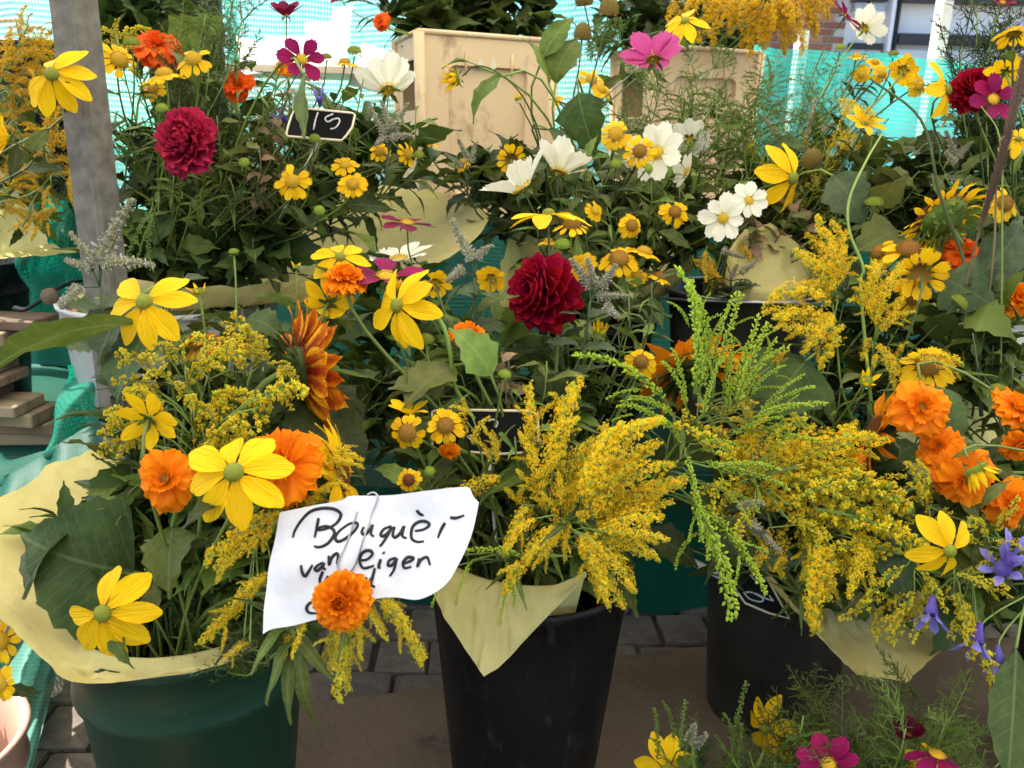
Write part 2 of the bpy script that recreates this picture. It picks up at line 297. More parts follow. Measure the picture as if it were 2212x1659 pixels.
def frame_x(d, up=(0, 0, 1), roll=0.0):
    """rotation that takes local X to d and local Z near up"""
    x = Vector(d).normalized(); z = Vector(up) - x * x.dot(Vector(up))
    if z.length < 1e-4: z = x.orthogonal()
    z.normalize(); y = z.cross(x)
    q = Matrix(((x.x, y.x, z.x), (x.y, y.y, z.y), (x.z, y.z, z.z))).to_quaternion()
    return q @ Quaternion((1, 0, 0), roll)
# ------------------------------------------------------------------ plant pieces (shared meshes)
CACHE = {}
def petal(kind, mat, k=0):
    """unit-long petal along +X, seen face at +Z"""
    key = ('petal', kind, mat, k)
    if key in CACHE: return CACHE[key]
    r = random.Random(sum(map(ord, kind)) * 13 + 17 * k)
    P = dict(  # half width, width position, tip width, bend, cup, teeth, ruffle, twist, nx, ny
        rud=(0.245, 0.56, 0.48, 0.35, 0.16, 0.0, 0.0, 0.25, 8, 4),
        hel=(0.32, 0.80, 0.82, 0.25, 0.10, 0.07, 0.02, 0.15, 6, 6),
        cos=(0.33, 0.72, 0.72, 0.15, 0.12, 0.05, 0.015, 0.15, 7, 8),
        org=(0.50, 0.80, 0.90, 0.25, 0.05, 0.06, 0.13, 0.2, 7, 10),
        tuft=(0.34, 0.80, 0.90, -0.3, 0.15, 0.06, 0.10, 0.2, 5, 6),
        dah=(0.38, 0.62, 0.42, -0.25, 0.34, 0.0, 0.0, 0.15, 6, 6),
        ruf=(0.38, 0.75, 0.8, -0.35, 0.2, 0.06, 0.10, 0.2, 6, 8),
        sun=(0.155, 0.45, 0.05, 0.25, 0.14, 0.0, 0.012, 0.4, 9, 4),
        sep=(0.17, 0.30, 0.02, 0.7, 0.12, 0.0, 0.0, 0.2, 6, 2),
        bell=(0.20, 0.65, 0.20, 0.5, 0.2, 0.0, 0.0, 0.1, 6, 4),
        bud=(0.16, 0.45, 0.15, -0.35, 0.3, 0.0, 0.0, 0.1, 6, 4))[kind]
    hw, wp, tw, bend, cup, teeth, ruf, tws, nx, ny = P
    vr = 0.25 if kind == 'dah' else 1.0
    hw *= r.uniform(0.88, 1.12); bend += r.uniform(-0.25, 0.3) * vr; tws *= r.uniform(-1, 1) * vr; ph = r.uniform(0, 6)
    side = r.uniform(-0.08, 0.08)
    v = []; x = z = 0.0; prev = 0.0
    for i in range(nx + 1):
        t = i / nx
        a = bend * t * 1.3; x += math.cos(a) * (t - prev); z -= math.sin(a) * (t - prev); prev = t
        if t < wp: ww = 0.16 + 0.84 * math.sin(t / wp * math.pi / 2) ** 1.1
        else: ww = tw + (1 - tw) * math.cos((t - wp) / (1 - wp) * math.pi / 2) ** 0.8
        ww *= hw
        for j in range(ny + 1):
            s = 2 * j / ny - 1
            tip = -(1 - tw * 0.35) * 0.30 * hw * 1.6 * s * s * t ** 3 + teeth * math.cos(s * 3 * math.pi) * t ** 6
            zz = cup * ww * (s * s) * 1.2 + ruf * math.sin(s * 7 + ph + t * 3) * t * t - 0.010 * math.exp(-(s * 4) ** 2)
            y = s * ww
            c, d = math.cos(tws * t), math.sin(tws * t)
            v.append((x + tip, y * c - zz * d + side * t * t, z + y * d + zz * c))
    n = ny + 1
    f = [(i * n + j, (i + 1) * n + j, (i + 1) * n + j + 1, i * n + j + 1) for i in range(nx) for j in range(ny)]
    CACHE[key] = mesh('petal', v, f, mat); return CACHE[key]
def leaf(kind, mat, k=0):
    key = ('leaf', kind, mat, k)
    if key in CACHE: return CACHE[key]
    r = random.Random(k * 31 + len(kind))
    hw, wp, ser, bend, fold, nx, ny = dict(
        lance=(0.16, 0.38, 0.015, 0.6, 0.25, 9, 4), broad=(0.30, 0.34, 0.03, 0.7, 0.22, 9, 4), heart=(0.42, 0.26, 0.02, 0.5, 0.12, 11, 6),
        mint=(0.33, 0.40, 0.06, 0.6, 0.16, 13, 4), line=(0.055, 0.4, 0.0, 0.7, 0.3, 7, 2), blade=(0.02, 0.3, 0.0, 0.9, 0.4, 10, 2),
        long=(0.20, 0.45, 0.012, 0.35, 0.16, 12, 6))[kind]
    bend += r.uniform(-0.3, 0.5); tws = r.uniform(-0.5, 0.5); ph = r.uniform(0, 6)
    v = []; x = z = 0.0; prev = 0.0
    for i in range(nx + 1):
        t = i / nx
        a = -0.25 + bend * t * 1.5; x += math.cos(a) * (t - prev); z -= math.sin(a) * (t - prev); prev = t
        ww = (math.sin((t / wp) * math.pi / 2) if t < wp else math.cos((t - wp) / (1 - wp) * math.pi / 2) ** 1.15) * hw
        ww = max(ww, 0.012) + (ser * (1 if i % 2 else -1) * (0.2 < t < 0.95))
        for j in range(ny + 1):
            s = 2 * j / ny - 1
            y = s * ww; zz = fold * abs(y) + 0.03 * math.sin(t * 9 + s * 3 + ph) * abs(s)
            c, d = math.cos(tws * t), math.sin(tws * t)
            v.append((x, y * c - zz * d, z + y * d + zz * c))
    n = ny + 1
    f = [(i * n + j, (i + 1) * n + j, (i + 1) * n + j + 1, i * n + j + 1) for i in range(nx) for j in range(ny)]
    CACHE[key] = mesh('leaf', v, f, mat); return CACHE[key]
def octa(mb, p, d, L, w, mi):
    d = Vector(d).normalized(); a = d.orthogonal().normalized(); b = d.cross(a); p = Vector(p)
    mb.add([p, p + d * L * 0.5 + a * w, p + d * L * 0.5 + b * w, p + d * L * 0.5 - a * w, p + d * L * 0.5 - b * w, p + d * L],
           [(0, 2, 1), (0, 3, 2), (0, 4, 3), (0, 1, 4), (5, 1, 2), (5, 2, 3), (5, 3, 4), (5, 4, 1)], mi)
def dome(kind, mat, ripe=0):
    """unit-radius flower centre, top towards +Z"""
    key = ('dome', kind, mat)
    if key in CACHE: return CACHE[key]
    r = random.Random(5); mb = MB()
    h, nb, bl, bw = dict(smooth=(0.85, 150, 0.10, 0.05), floret=(0.75, 190, 0.20, 0.055), flat=(0.45, 70, 0.42, 0.07), tuft=(0.5, 90, 0.5, 0.07),
                         cone=(1.35, 260, 0.16, 0.05), disc=(0.25, 220, 0.16, 0.045))[kind]
    nu, nv = 14, 6; v = []
    for i in range(nv + 1):
        a = (i / nv) * math.pi * 0.5 + (-0.45 if kind in ('cone', 'smooth') else -0.15) * (1 - i / nv)
        for j in range(nu):
            g = 2 * math.pi * j / nu; v.append((math.cos(a) * math.cos(g), math.cos(a) * math.sin(g), math.sin(a) * h))
    f = [(i * nu + j, i * nu + (j + 1) % nu, (i + 1) * nu + (j + 1) % nu, (i + 1) * nu + j) for i in range(nv) for j in range(nu)]
    mb.add(v, f, 0)
    for i in range(nb):
        zz = 1 - (i + 0.5) / nb * (1.25 if kind in ('cone', 'smooth') else 1.02); g = i * 2.39996
        rr = math.sqrt(max(0, 1 - zz * zz)); p = Vector((rr * math.cos(g), rr * math.sin(g), zz * h))
        d = Vector((rr * math.cos(g), rr * math.sin(g), zz / h + 0.15)) + Vector((r.uniform(-.2, .2), r.uniform(-.2, .2), 0))
        octa(mb, p * 0.97, d, bl * r.uniform(0.7, 1.2), bw, 0)
    CACHE[key] = mb.mesh('dome', mat, smooth=kind == 'smooth'); return CACHE[key]
def plume(kind, mat, k=0):
    """unit-long goldenrod spray along +X arching over, florets crowded on its upper side"""
    key = ('plume', kind, mat, k)
    if key in CACHE: return CACHE[key]
    r = random.Random(k * 7 + 3); mb = MB(); bend = r.uniform(0.5, 1.3)
    pts = []; x = y = z = 0.0; n = 14; sw = r.uniform(-0.35, 0.35)
    a0 = bend * 0.55
    for i in range(n + 1):
        t = i / n; pts.append(Vector((x, y, z))); a = a0 - bend * t * 1.15
        x += math.cos(a) / n; z += math.sin(a) / n; y += sw * t / n
    mb.tube(pts, [0.016 * (1 - 0.75 * i / n) for i in range(n + 1)], 4, 1)
    def star(p, d, s, mi=0):
        d = d.normalized(); a = d.orthogonal().normalized(); b = d.cross(a); k0 = r.uniform(0, 6)
        v = [p]; f = []
        for q in range(5):
            g = k0 + q * 1.2566
            for dg, rr, up in ((-0.35, 0.55, 0.25), (0.0, 1.0, 0.35), (0.35, 0.55, 0.25)):
                v.append(p + (a * math.cos(g + dg) + b * math.sin(g + dg)) * s * rr + d * s * up)
            f.append((0, 1 + q * 3, 2 + q * 3, 3 + q * 3))
        mb.add(v, f, mi)
        mb.add([p + a * s * .3 + d * s * .3, p - a * s * .15 + b * s * .26 + d * s * .3, p - a * s * .15 - b * s * .26 + d * s * .3, p + d * s * .95],
               [(0, 1, 3), (1, 2, 3), (2, 0, 3)], mi)
    if kind == 'bloom':
        for i in range(38):                                      # short side clusters
            t = 0.05 + 0.94 * (i + r.random()) / 38
            p = lerp_list(pts, t); g = r.uniform(0, 6.28); wd = 0.125 * math.sin(min(1, t * 3.2) * 1.57) * (1.10 - t) ** 0.55
            o = Vector((r.uniform(0.0, 0.5), math.cos(g), math.sin(g) * 0.8 + 0.45)).normalized()
            L = wd * r.uniform(0.6, 1.25)
            mb.tube([p, p + o * L], 0.006, 3, 1, cap=False)
            for q in range(10):
                e = p + o * L * r.uniform(0.35, 1.05) + Vector((r.gauss(0, 1), r.gauss(0, 1), r.gauss(0, 1))) * wd * 0.33
                star(e, (e - p) + Vector((0, 0, wd * 0.5)), r.uniform(0.019, 0.029), 2 if r.random() < 0.10 + 0.55 * max(0, t - 0.55) else 0)
    elif kind == 'half':
        for i in range(36):
            t = 0.05 + 0.95 * (i + r.random()) / 36; p = lerp_list(pts, t); g = r.uniform(0, 6.28)
            wd = 0.135 * math.sin(min(1, t * 3) * 1.57) * (1.10 - t) ** 0.5
            o = Vector((r.uniform(0.1, 0.7), math.cos(g), math.sin(g) * 0.8 + 0.4)).normalized(); L = wd * r.uniform(.6, 1.2)
            mb.tube([p, p + o * L], 0.006, 3, 1, cap=False)
            for q in range(8):
                oo = (o + Vector((r.gauss(0, .4), r.gauss(0, .4), r.gauss(0, .4)))).normalized()
                octa(mb, p + o * L * r.uniform(.3, .95) + oo * wd * .12, oo, r.uniform(.045, .065), 0.017, 2 if r.random() < .18 else 0)
    else:                                                        # closed lime buds
        for i in range(40):
            t = 0.06 + 0.94 * i / 40; p = lerp_list(pts, t); g = i * 2.4 + r.uniform(-.5, .5)
            o = Vector((0.75, math.cos(g), math.sin(g) * 0.8 + 0.25)).normalized(); wd = 0.055 * (1.15 - t)
            for q in range(3):
                oo = (o + Vector((r.gauss(0, .35), r.gauss(0, .35), r.gauss(0, .35)))).normalized()
                octa(mb, p + oo * wd * r.uniform(0.1, 0.7), oo, r.uniform(0.048, 0.066), 0.0150, 0)
    CACHE[key] = mb.mesh('plume', [mat, 'stem' if kind != 'bud' else 'leafl', 'lime' if mat in ('gold', 'gygr') else 'gygr'], smooth=False); return CACHE[key]
def spike(k=0):
    """unit-long mint flower spike along +X"""
    key = ('spike', k)
    if key in CACHE: return CACHE[key]
    r = random.Random(k + 40); mb = MB(); bend = r.uniform(-0.4, 0.4)
    pts = []; x = z = 0.0
    for i in range(9): pts.append(Vector((x, 0, z))); x += math.cos(bend * i / 8) / 8; z += math.sin(bend * i / 8) / 8
    mb.tube(pts, [0.080 * (1.0 - 0.65 * i / 8) for i in range(9)], 6, 1)
    for i in range(420):
        t = (i + r.random()) / 420; p = lerp_list(pts, t); g = r.uniform(0, 6.28)
        ring = 0.75 + 0.25 * math.sin(t * 55); rr = 0.115 * (1.05 - t * 0.62) * ring
        o = Vector((0.35, math.cos(g), math.sin(g))).normalized()
        octa(mb, p + Vector((0, math.cos(g), math.sin(g))) * rr * 0.55, o, rr * r.uniform(0.3, 1.0), 0.015, 0 if r.random() < 0.66 - 0.5 * t else 1)
    CACHE[key] = mb.mesh('spike', ['mint', 'mintg'], smooth=False); return CACHE[key]
def feather(kind, mat, k=0):
    """thread-leaved frond along +X, unit long"""
    key = ('feather', kind, mat, k)
    if key in CACHE: return CACHE[key]
    r = random.Random(k + 70); mb = MB(); n = 10; bend = r.uniform(-0.5, 0.9)
    pts = []; x = z = 0.0
    for i in range(n + 1): pts.append(Vector((x, 0, z))); a = 0.2 - bend * i / n; x += math.cos(a) / n; z += math.sin(a) / n
    mb.tube(pts, [0.011 * (1 - 0.7 * i / n) for i in range(n + 1)], 3)
    def twig(p, d, L, lv):
        q = p + d * L + Vector((r.gauss(0, .12), r.gauss(0, .12), r.gauss(0, .12))) * L
        m = (p + q) / 2 + Vector((r.gauss(0, .1), r.gauss(0, .1), r.gauss(0, .1))) * L
        mb.tube([p, m, q], [0.0065, 0.0055, 0.0025], 3, cap=False)
        if lv:
            for s in (0.35, 0.6, 0.8):
                e = (d + Vector((r.gauss(0, .6), r.gauss(0, .6), r.gauss(0, .6)))).normalized(); twig(p + (q - p) * s, e, L * 0.55, lv - 1)
    for i in range(14):
        t = 0.1 + 0.88 * i / 14; p = lerp_list(pts, t); g = (i % 2) * math.pi + r.uniform(-.7, .7)
        d = Vector((0.8, math.cos(g), math.sin(g) * 0.6 + .15)).normalized(); twig(p, d, 0.30 * (1.15 - t), 1)
    if kind == 'umbel':
        for i in range(26):
            g = i * 2.4; d = Vector((1, math.cos(g) * 0.9 * (i / 26) ** .5, math.sin(g) * 0.9 * (i / 26) ** .5)).normalized(); e = pts[-1] + d * 0.34
            mb.tube([pts[-1], e], [0.005, 0.004], 3, cap=False)
            for q in range(6):
                o = (d + Vector((r.gauss(0, .6), r.gauss(0, .6), r.gauss(0, .6)))).normalized()
                mb.tube([e, e + o * 0.09], [0.004, 0.003], 3, cap=False); octa(mb, e + o * 0.085, o, 0.035, 0.012, 0)
    CACHE[key] = mb.mesh('frond', mat, smooth=False); return CACHE[key]
def stem_mesh(pts, r0, r1, mat='stem', n=6):
    mb = MB(); N = len(pts); mb.tube(pts, [r0 + (r1 - r0) * i / (N - 1) for i in range(N)], n); return mb.mesh('stem', mat)

# ------------------------------------------------------------------ bouquets: where the stems stand
NECK = {}      # name -> (neck centre, neck radius)
def base_of(b):
    c, r = NECK[b]; g = U(0, 6.28); q = r * math.sqrt(rnd()) * 0.75
    return c + Vector((math.cos(g) * q, math.sin(g) * q, U(-0.10, -0.02)))
def stem_path(p0, head, nrm, n=11, nod=0.22, sag=0.0):
    D = (head - p0).length
    p1 = p0 + Vector((U(-.03, .03), U(-.03, .03), D * 0.42)) + (head - p0) * 0.08
    p2 = head - nrm * D * nod - Vector((0, 0, D * 0.06 + sag))
    return bez(p0, p1, p2, head, n)
def add_leaves(root, P, pts, kinds, mats, n, L, t0=0.35, t1=0.92, name='leaf'):
    a = U(0, 6.28)
    for i in range(n):
        t = t0 + (t1 - t0) * (i + U(0.1, 0.9)) / n; p = lerp_list(pts, t); tg = (lerp_list(pts, min(1, t + .04)) - lerp_list(pts, max(0, t - .04))).normalized()
        a += 2.4 + U(-.5, .5); o = tg.orthogonal().normalized(); o = Quaternion(tg, a) @ o
        d = (o + tg * U(0.2, 0.8)).normalized(); k = random.randrange(4)
        ob(name, leaf(random.choice(kinds), random.choice(mats), k), root, p - P, frame_x(d, tg + Vector((0, 0, .4)), U(-.4, .4)), L * U(0.7, 1.25))

SPEC = dict(
    #      petal kind, mat, count, disc kind, disc mat, disc radius, tilt of petals (deg up from flat), rings, sepal
    RU=('rud', 'rud', 8, 'smooth', 'gdome', 0.150, -14, 1, 'green coneflower centre'),
    HE=('hel', 'hel', 13, 'floret', 'ydome', 0.345, -8, 1, ''),
    HB=('hel', 'hel', 13, 'floret', 'bdome', 0.380, -12, 1, ''),
    HR=('hel', 'hel', 14, 'floret', 'rdome', 0.400, -4, 1, ''),
    CW=('cos', 'cwh', 8, 'flat', 'ydome', 0.20, 12, 1, ''),
    CM=('cos', 'cmg', 8, 'flat', 'ydome', 0.20, 14, 1, ''),
    CP=('cos', 'cpk', 8, 'flat', 'ydome', 0.20, 18, 1, ''),
    CC=('cos', 'ccr', 7, 'flat', 'ydome', 0.20, 25, 1, ''),
    CB=('cos', 'cbu', 8, 'flat', 'rdome', 0.20, 45, 1, ''))
def flower(kind, px, py, d, n, D, b, label, cat='flower', name='flower', group=None, spin=None, skip=(), tilt=None, leaves=2, lk=('lance',), lm=('leaf', 'leafd'),
           sepals=5, nod=0.16, count=None, via=None, stemmat=None, sr=0.0020, squash=None):
    pk, pm, cnt, dk, dm, dr, tl, rings, _ = SPEC[kind]
    if kind[0] == 'H': tl += U(-16, 14); cnt += random.choice((-3, -2, -1, 0, 1)); dr *= U(.9, 1.15)
    if count: cnt = count
    if tilt is not None: tl = tilt
    head = at(px, py, d); nrm = toward(*n); R = D * d / FPX / 2; stemmat = stemmat or ('stem' if d < 1.3 else random.choice(('stemd', 'stemd', 'stem')))
    P = base_of(b); root = empty(name, P, label, cat, group)
    back = head - nrm * R * dr * 0.35
    if via: pts = polyline([P] + [at(*q) for q in via] + [back], 6)
    else: pts = stem_path(P, back, nrm, nod=nod)
    ob('stem', stem_mesh(pts, sr * 1.25, sr, stemmat), root, -P)
    root['z'] = 0; del root['z']
    disc = ob('flower_centre', dome(dk, dm), root, head - P, frame_z(nrm, spin if spin is not None else U(0, 6.28)), R * dr)
    s = 1 / dr
    for i in range(cnt):
        if i in skip or (kind[0] == 'H' and rnd() < .05): continue
        g = 2 * math.pi * (i + U(-.13, .13)) / cnt; t = R_(tl + U(-9, 9))
        q = Quaternion((0, 0, 1), g) @ Quaternion((0, 1, 0), -t)
        L = s * (1 - dr * 0.8) * (U(0.88, 1.06) if kind[0] != 'H' else U(.74, 1.06))
        ob('petal', petal(pk, pm, random.randrange(4)), disc, (math.cos(g) * 0.8, math.sin(g) * 0.8, -0.05), q, L)
    for i in range(sepals):
        g = 2 * math.pi * (i + .3) / max(1, sepals)
        ob('sepal', petal('sep', 'leaf', i % 4), disc, (math.cos(g) * 0.5, math.sin(g) * 0.5, -0.28), Quaternion((0, 0, 1), g) @ Quaternion((0, 1, 0), R_(10)), s * 0.34)
    if leaves: add_leaves(root, P, pts, lk, lm, leaves, U(0.05, 0.085))
    return root, pts
def double(kind, px, py, d, n, D, b, label, name, cat='flower', group=None, nod=0.12, leaves=1, sr=0.0028, lm=('leaf', 'leafd'), squash=1.0, mat=None):
    """many-petalled head: dahlia, rose-pink dahlia, orange zinnia-like head"""
    head = at(px, py, d); nrm = toward(*n); R = D * d / FPX / 2
    P = base_of(b); root = empty(name, P, label, cat, group)
    pts = stem_path(P, head - nrm * R * 0.35, nrm, nod=nod)
    ob('stem', stem_mesh(pts, sr * 1.2, sr), root, -P)
    q0 = frame_z(nrm, U(0, 6.28))
    if kind == 'dah':
        c = ob('flower_centre', dome('tuft', mat or 'dah'), root, head - P - nrm * R * 0.15, q0, R * 0.20); k = 1 / 0.20
        N = 76
        for i in range(N):
            t = i / N; g = i * 2.39996; el = R_(78 - 118 * t ** 0.85); L = (0.42 + 0.52 * t ** 0.6) * k * U(0.92, 1.06)
            ob('petal', petal('dah', mat or 'dah', i % 4), c, (math.cos(g) * .5, math.sin(g) * .5, 0.6 - 1.1 * t), Quaternion((0, 0, 1), g) @ Quaternion((0, 1, 0), -el), L)
    elif kind == 'ruf':
        c = ob('flower_centre', dome('tuft', 'dpk'), root, head - P - nrm * R * 0.1, q0, R * 0.22); k = 1 / 0.22
        N = 90
        for i in range(N):
            t = i / N; g = i * 2.39996; el = R_(80 - 105 * t ** 0.8 + U(-14, 14)); L = (0.40 + 0.50 * t ** 0.6) * k * U(0.8, 1.1)
            ob('petal', petal('ruf', 'dpk', i % 4), c, (math.cos(g) * .6, math.sin(g) * .6, 0.6 - 1.0 * t), Quaternion((0, 0, 1), g) @ Quaternion((0, 1, 0), -el), L)
    else:
        m = mat or 'org'; dr = 0.30; v0 = U(-14, 12); v1 = U(.85, 1.12)
        c = ob('flower_centre', dome('tuft', 'bdome' if kind == 'zin' else m), root, head - P, q0, R * dr * (.62 if kind == 'zin' else 1)); k = 1 / dr * (1 / .62 if kind == 'zin' else 1)
        if kind == 'zin': rings = ((9, -12, 0.95, 'org'), (8, 8, 0.84, 'org'), (9, 30, 0.50, 'tuft'), (10, 55, 0.34, 'tuft'))
        else: rings = ((13, -18, 0.95, 'org'), (13, 4, 0.86, 'org'), (13, 26, 0.72, 'org'), (12, 48, 0.56, 'tuft'), (9, 70, 0.42, 'tuft'))
        for ri, (cn, tl, L, pk) in enumerate(rings):
            for i in range(cn):
                g = 2 * math.pi * (i + 0.5 * ri + U(-.18, .18)) / cn; el = R_(tl + v0 + U(-18, 18))
                ob('petal', petal(pk, m, random.randrange(4)), c, (math.cos(g) * .45, math.sin(g) * .45, 0.05 + 0.1 * ri), Quaternion((0, 0, 1), g) @ Quaternion((0, 1, 0), -el), L * k * U(0.82, 1.08) * 0.86 * (v1 if ri else 1))
        for i in range(6):
            g = i * 1.047; ob('sepal', petal('sep', 'leaf', i % 4), c, (math.cos(g) * .4, math.sin(g) * .4, -0.5), Quaternion((0, 0, 1), g), k * 0.35)
    if leaves: add_leaves(root, P, pts, ('lance', 'broad'), lm, leaves, 0.08)
    return root, pts
def sunflower(px, py, d, n, D, b, label, pm, name='sunflower', dr=0.36, cnt=19, sepm='leafd', droop=0, skip=(), pl=1.0, pw=1.0):
    head = at(px, py, d); nrm = toward(*n); R = D * d / FPX / 2
    P = base_of(b); root = empty(name, P, label, 'sunflower', 'sunflowers')
    pts = stem_path(P, head - nrm * R * 0.25, nrm, nod=0.2)
    ob('stem', stem_mesh(pts, 0.0055, 0.0045), root, -P)
    c = ob('flower_centre', dome('disc', 'rdome'), root, head - P, frame_z(nrm, U(0, 6.28)), R * dr); k = 1 / dr
    for ring, (tl, L) in enumerate(((droop, 0.66), (droop + 16, 0.62))):
        for i in range(cnt):
            if rnd() < 0.06: continue
            g = 2 * math.pi * (i + .5 * ring + U(-.2, .2)) / cnt
            ob('petal', petal('sun', pm, random.randrange(4)), c, (math.cos(g) * .92, math.sin(g) * .92, -0.08 + .06 * ring), Quaternion((0, 0, 1), g) @ Quaternion((0, 1, 0), R_(-tl + U(-12, 12))) @ Quaternion((1, 0, 0), U(-.5, .5)), (L * k * pl * U(0.85, 1.08), L * k * pl * pw, L * k * pl))
    for ring in range(3):
        for i in range(12):
            g = 2 * math.pi * (i + .5 * ring + U(-.2, .2)) / 12
            ob('sepal', petal('sep', sepm, random.randrange(4)), c, (math.cos(g) * (0.95 - .24 * ring), math.sin(g) * (0.95 - .24 * ring), -0.24 - .10 * ring), Quaternion((0, 0, 1), g) @ Quaternion((0, 1, 0), R_(6 + U(-14, 16))), k * (0.36 - .02 * ring) * U(.85, 1.15))
    mb = MB(); mb.tube([(0, 0, -0.05), (0, 0, -0.3), (0, 0, -0.5)], [0.98, 0.8, 0.2], 14)
    ob('receptacle', mb.mesh('receptacle', sepm), c)
    add_leaves(root, P, pts, ('broad',), ('leafd',), 2, 0.13)
    return root, pts
def goldenrod(plumes, d, b, label, kind='bloom', mat='gold', group='goldenrod stems', stem_to=None, dj=0.04, leaves=6, name='goldenrod', via=None, fat=0.84):
    """plumes: list of (x0,y0,x1,y1[,depth]) from foot to tip of each spray in picture pixels"""
    cx = sum(p[0] for p in plumes) / len(plumes); cy = min(p[1] for p in plumes)
    tip = at(*(stem_to or (cx, cy)), d)
    P = base_of(b); root = empty(name, P, label, 'goldenrod', group)
    pts = polyline([P] + [at(*q) for q in via] + [tip], 6) if via else stem_path(P, tip, Vector((tip.x - P.x, tip.y - P.y, (tip.z - P.z) * .7)).normalized(), nod=0.25)
    ob('stem', stem_mesh(pts, 0.0030, 0.0014, 'stem' if kind != 'bud' else 'leafl'), root, -P)
    side = []
    if len(plumes) > (8 if kind == 'bud' else 3):                        # thinner sprays between the main ones
        extra = [(p[0] + U(-14, 14), p[1] + U(-12, 12), p[2] + U(-32, 32), p[3] + U(-28, 28)) for p in plumes if rnd() < .6]
        for p in plumes:                                         # short side sprays
            for s in (1, -1):
                if rnd() < .25: continue
                t = U(.25, .7); x0 = p[0] + (p[2] - p[0]) * t; y0 = p[1] + (p[3] - p[1]) * t; g = s * U(.45, .95); q = U(.28, .45)
                dx, dy = (p[2] - p[0]) * q, (p[3] - p[1]) * q
                extra.append((x0, y0, x0 + dx * math.cos(g) - dy * math.sin(g), y0 + dx * math.sin(g) + dy * math.cos(g), (p[4] if len(p) > 4 else d) + U(-.03, .02)))
        side = [p for p in extra if len(p) > 4]; plumes = plumes + extra
    tw = MB()
    for p in plumes:
        dd = p[4] if len(p) > 4 else d + U(-dj, dj)
        a = at(p[0], p[1], dd + U(0, .015)); e = at(p[2], p[3], dd - U(0, .02)); L = (e - a).length
        ob('plume', plume(kind, mat, random.randrange(6)), root, a - P, frame_x(e - a, (0, -.15, 1), U(-.5, .5)), (L * 1.06, L * fat, L * fat))
        if p in side: continue
        j = min(range(len(pts)), key=lambda i: (pts[i] - a).length + 0.25 * max(0, (pts[i] - a).z + 0.03) * 4)
        tw.tube([pts[j] - P, (pts[j] - P) * .5 + (a - P) * .5 + Vector((0, 0, .008)), a - P], 0.0011, 4)
    ob('side_stem', tw.mesh('side_stem', 'stem' if kind != 'bud' else 'leafl'), root)
    if leaves: add_leaves(root, P, pts, ('line',), ('leaf', 'leafl') if kind == 'bud' else ('leaf', 'leafd'), leaves, 0.07, 0.4, 1.0)
    return root
def goldenrod_auto(px, py, d, b, label, n=9, L=110, lean=0, kind='bloom', mat='gold', droop=0.4, fat=0.95, group='goldenrod stems'):
    """a plumy head whose topmost spray ends at (px,py)"""
    pl = [(px - lean * .5, py + L * .9, px, py)]
    for i in range(n):
        t = (i + 1) / n; s = 1 if i % 2 else -1; q = L * U(0.6, 1.0); x0 = px - lean * t + U(-8, 8); y0 = py + L * (0.35 + 1.1 * t)
        a = U(-0.25, 0.8) * 1.0
        pl.append((x0, y0, x0 + s * q * U(.55, .95), y0 - q * (0.55 - droop - 0.35 * t) * U(.3, 1.2)))
    return goldenrod(pl, d, b, label, kind, mat, group, stem_to=(px, py + L * .5), fat=fat)
def mint(spikes, d, b, label, leaves=(), stem_to=None, group='mint flower spikes'):
    x, y = stem_to or (sum(s[0] for s in spikes) / len(spikes), max(s[1] for s in spikes))
    tip = at(x, y, d); P = base_of(b); root = empty('mint', P, label, 'mint', group)
    pts = stem_path(P, tip, Vector((0, 0, 1)), nod=0.3); ob('stem', stem_mesh(pts, 0.0026, 0.0020, 'leafm'), root, -P)
    tw = MB()
    for x0, y0, x1, y1 in spikes:
        a = at(x0, y0, d + U(-.01, .01)); e = at(x1, y1, d - .01 + U(-.02, .01)); L = (e - a).length
        ob('flower_spike', spike(random.randrange(4)), root, a - P, frame_x(e - a), (L, max(L, .055) * 1.35, max(L, .055) * 1.35)); tw.tube([tip - P, a - P], 0.0012, 4)
    ob('side_stem', tw.mesh('side_stem', 'leafm'), root)
    for t in (0.95, 0.85, 0.74, 0.62):
        p = lerp_list(pts, t); a = U(0, 3.14)
        for s in (0, math.pi):
            o = Vector((math.cos(a + s), math.sin(a + s), 0.25))
            ob('leaf', leaf('mint', 'leafm', random.randrange(4)), root, p - P, frame_x(o, (0, 0, 1), U(-.3, .3)), 0.045 + 0.035 * (1 - t) * 3)
    return root
def bud(px, py, d, n, D, b, label, mat='budg', group=None, petals=0, leaves=1, via=None, name='flower_bud', pm='rud', dk='floret'):
    head = at(px, py, d); nrm = toward(*n); R = D * d / FPX / 2; P = base_of(b)
    root = empty(name, P, label, 'flower bud', group)
    pts = polyline([P] + [at(*q) for q in via] + [head - nrm * R * .5], 6) if via else stem_path(P, head - nrm * R * .5, nrm, nod=.15)
    ob('stem', stem_mesh(pts, 0.0021, 0.0015, 'stem' if d < 1.3 else 'stemd'), root, -P)
    c = ob('bud_body', dome(dk, mat), root, head - P, frame_z(nrm, U(0, 6)), R * (0.85 if not petals else 0.5))
    for i in range(petals):
        g = 6.283 * (i + U(-.2, .2)) / petals; ob('petal', petal('bud', pm, i % 4), c, (math.cos(g) * .6, math.sin(g) * .6, -.1), Quaternion((0, 0, 1), g) @ Quaternion((0, 1, 0), -R_(U(38, 72))), 2.2 * U(.8, 1.15))
    for i in range(6):
        g = 1.047 * i; ob('sepal', petal('sep', 'leaf', i % 4), c, (math.cos(g) * .7, math.sin(g) * .7, -.45), Quaternion((0, 0, 1), g) @ Quaternion((0, 1, 0), -R_(U(10, 45))), 1.0)
    if leaves: add_leaves(root, P, pts, ('lance',), ('leaf', 'leafd'), leaves, 0.06)
    return root, pts
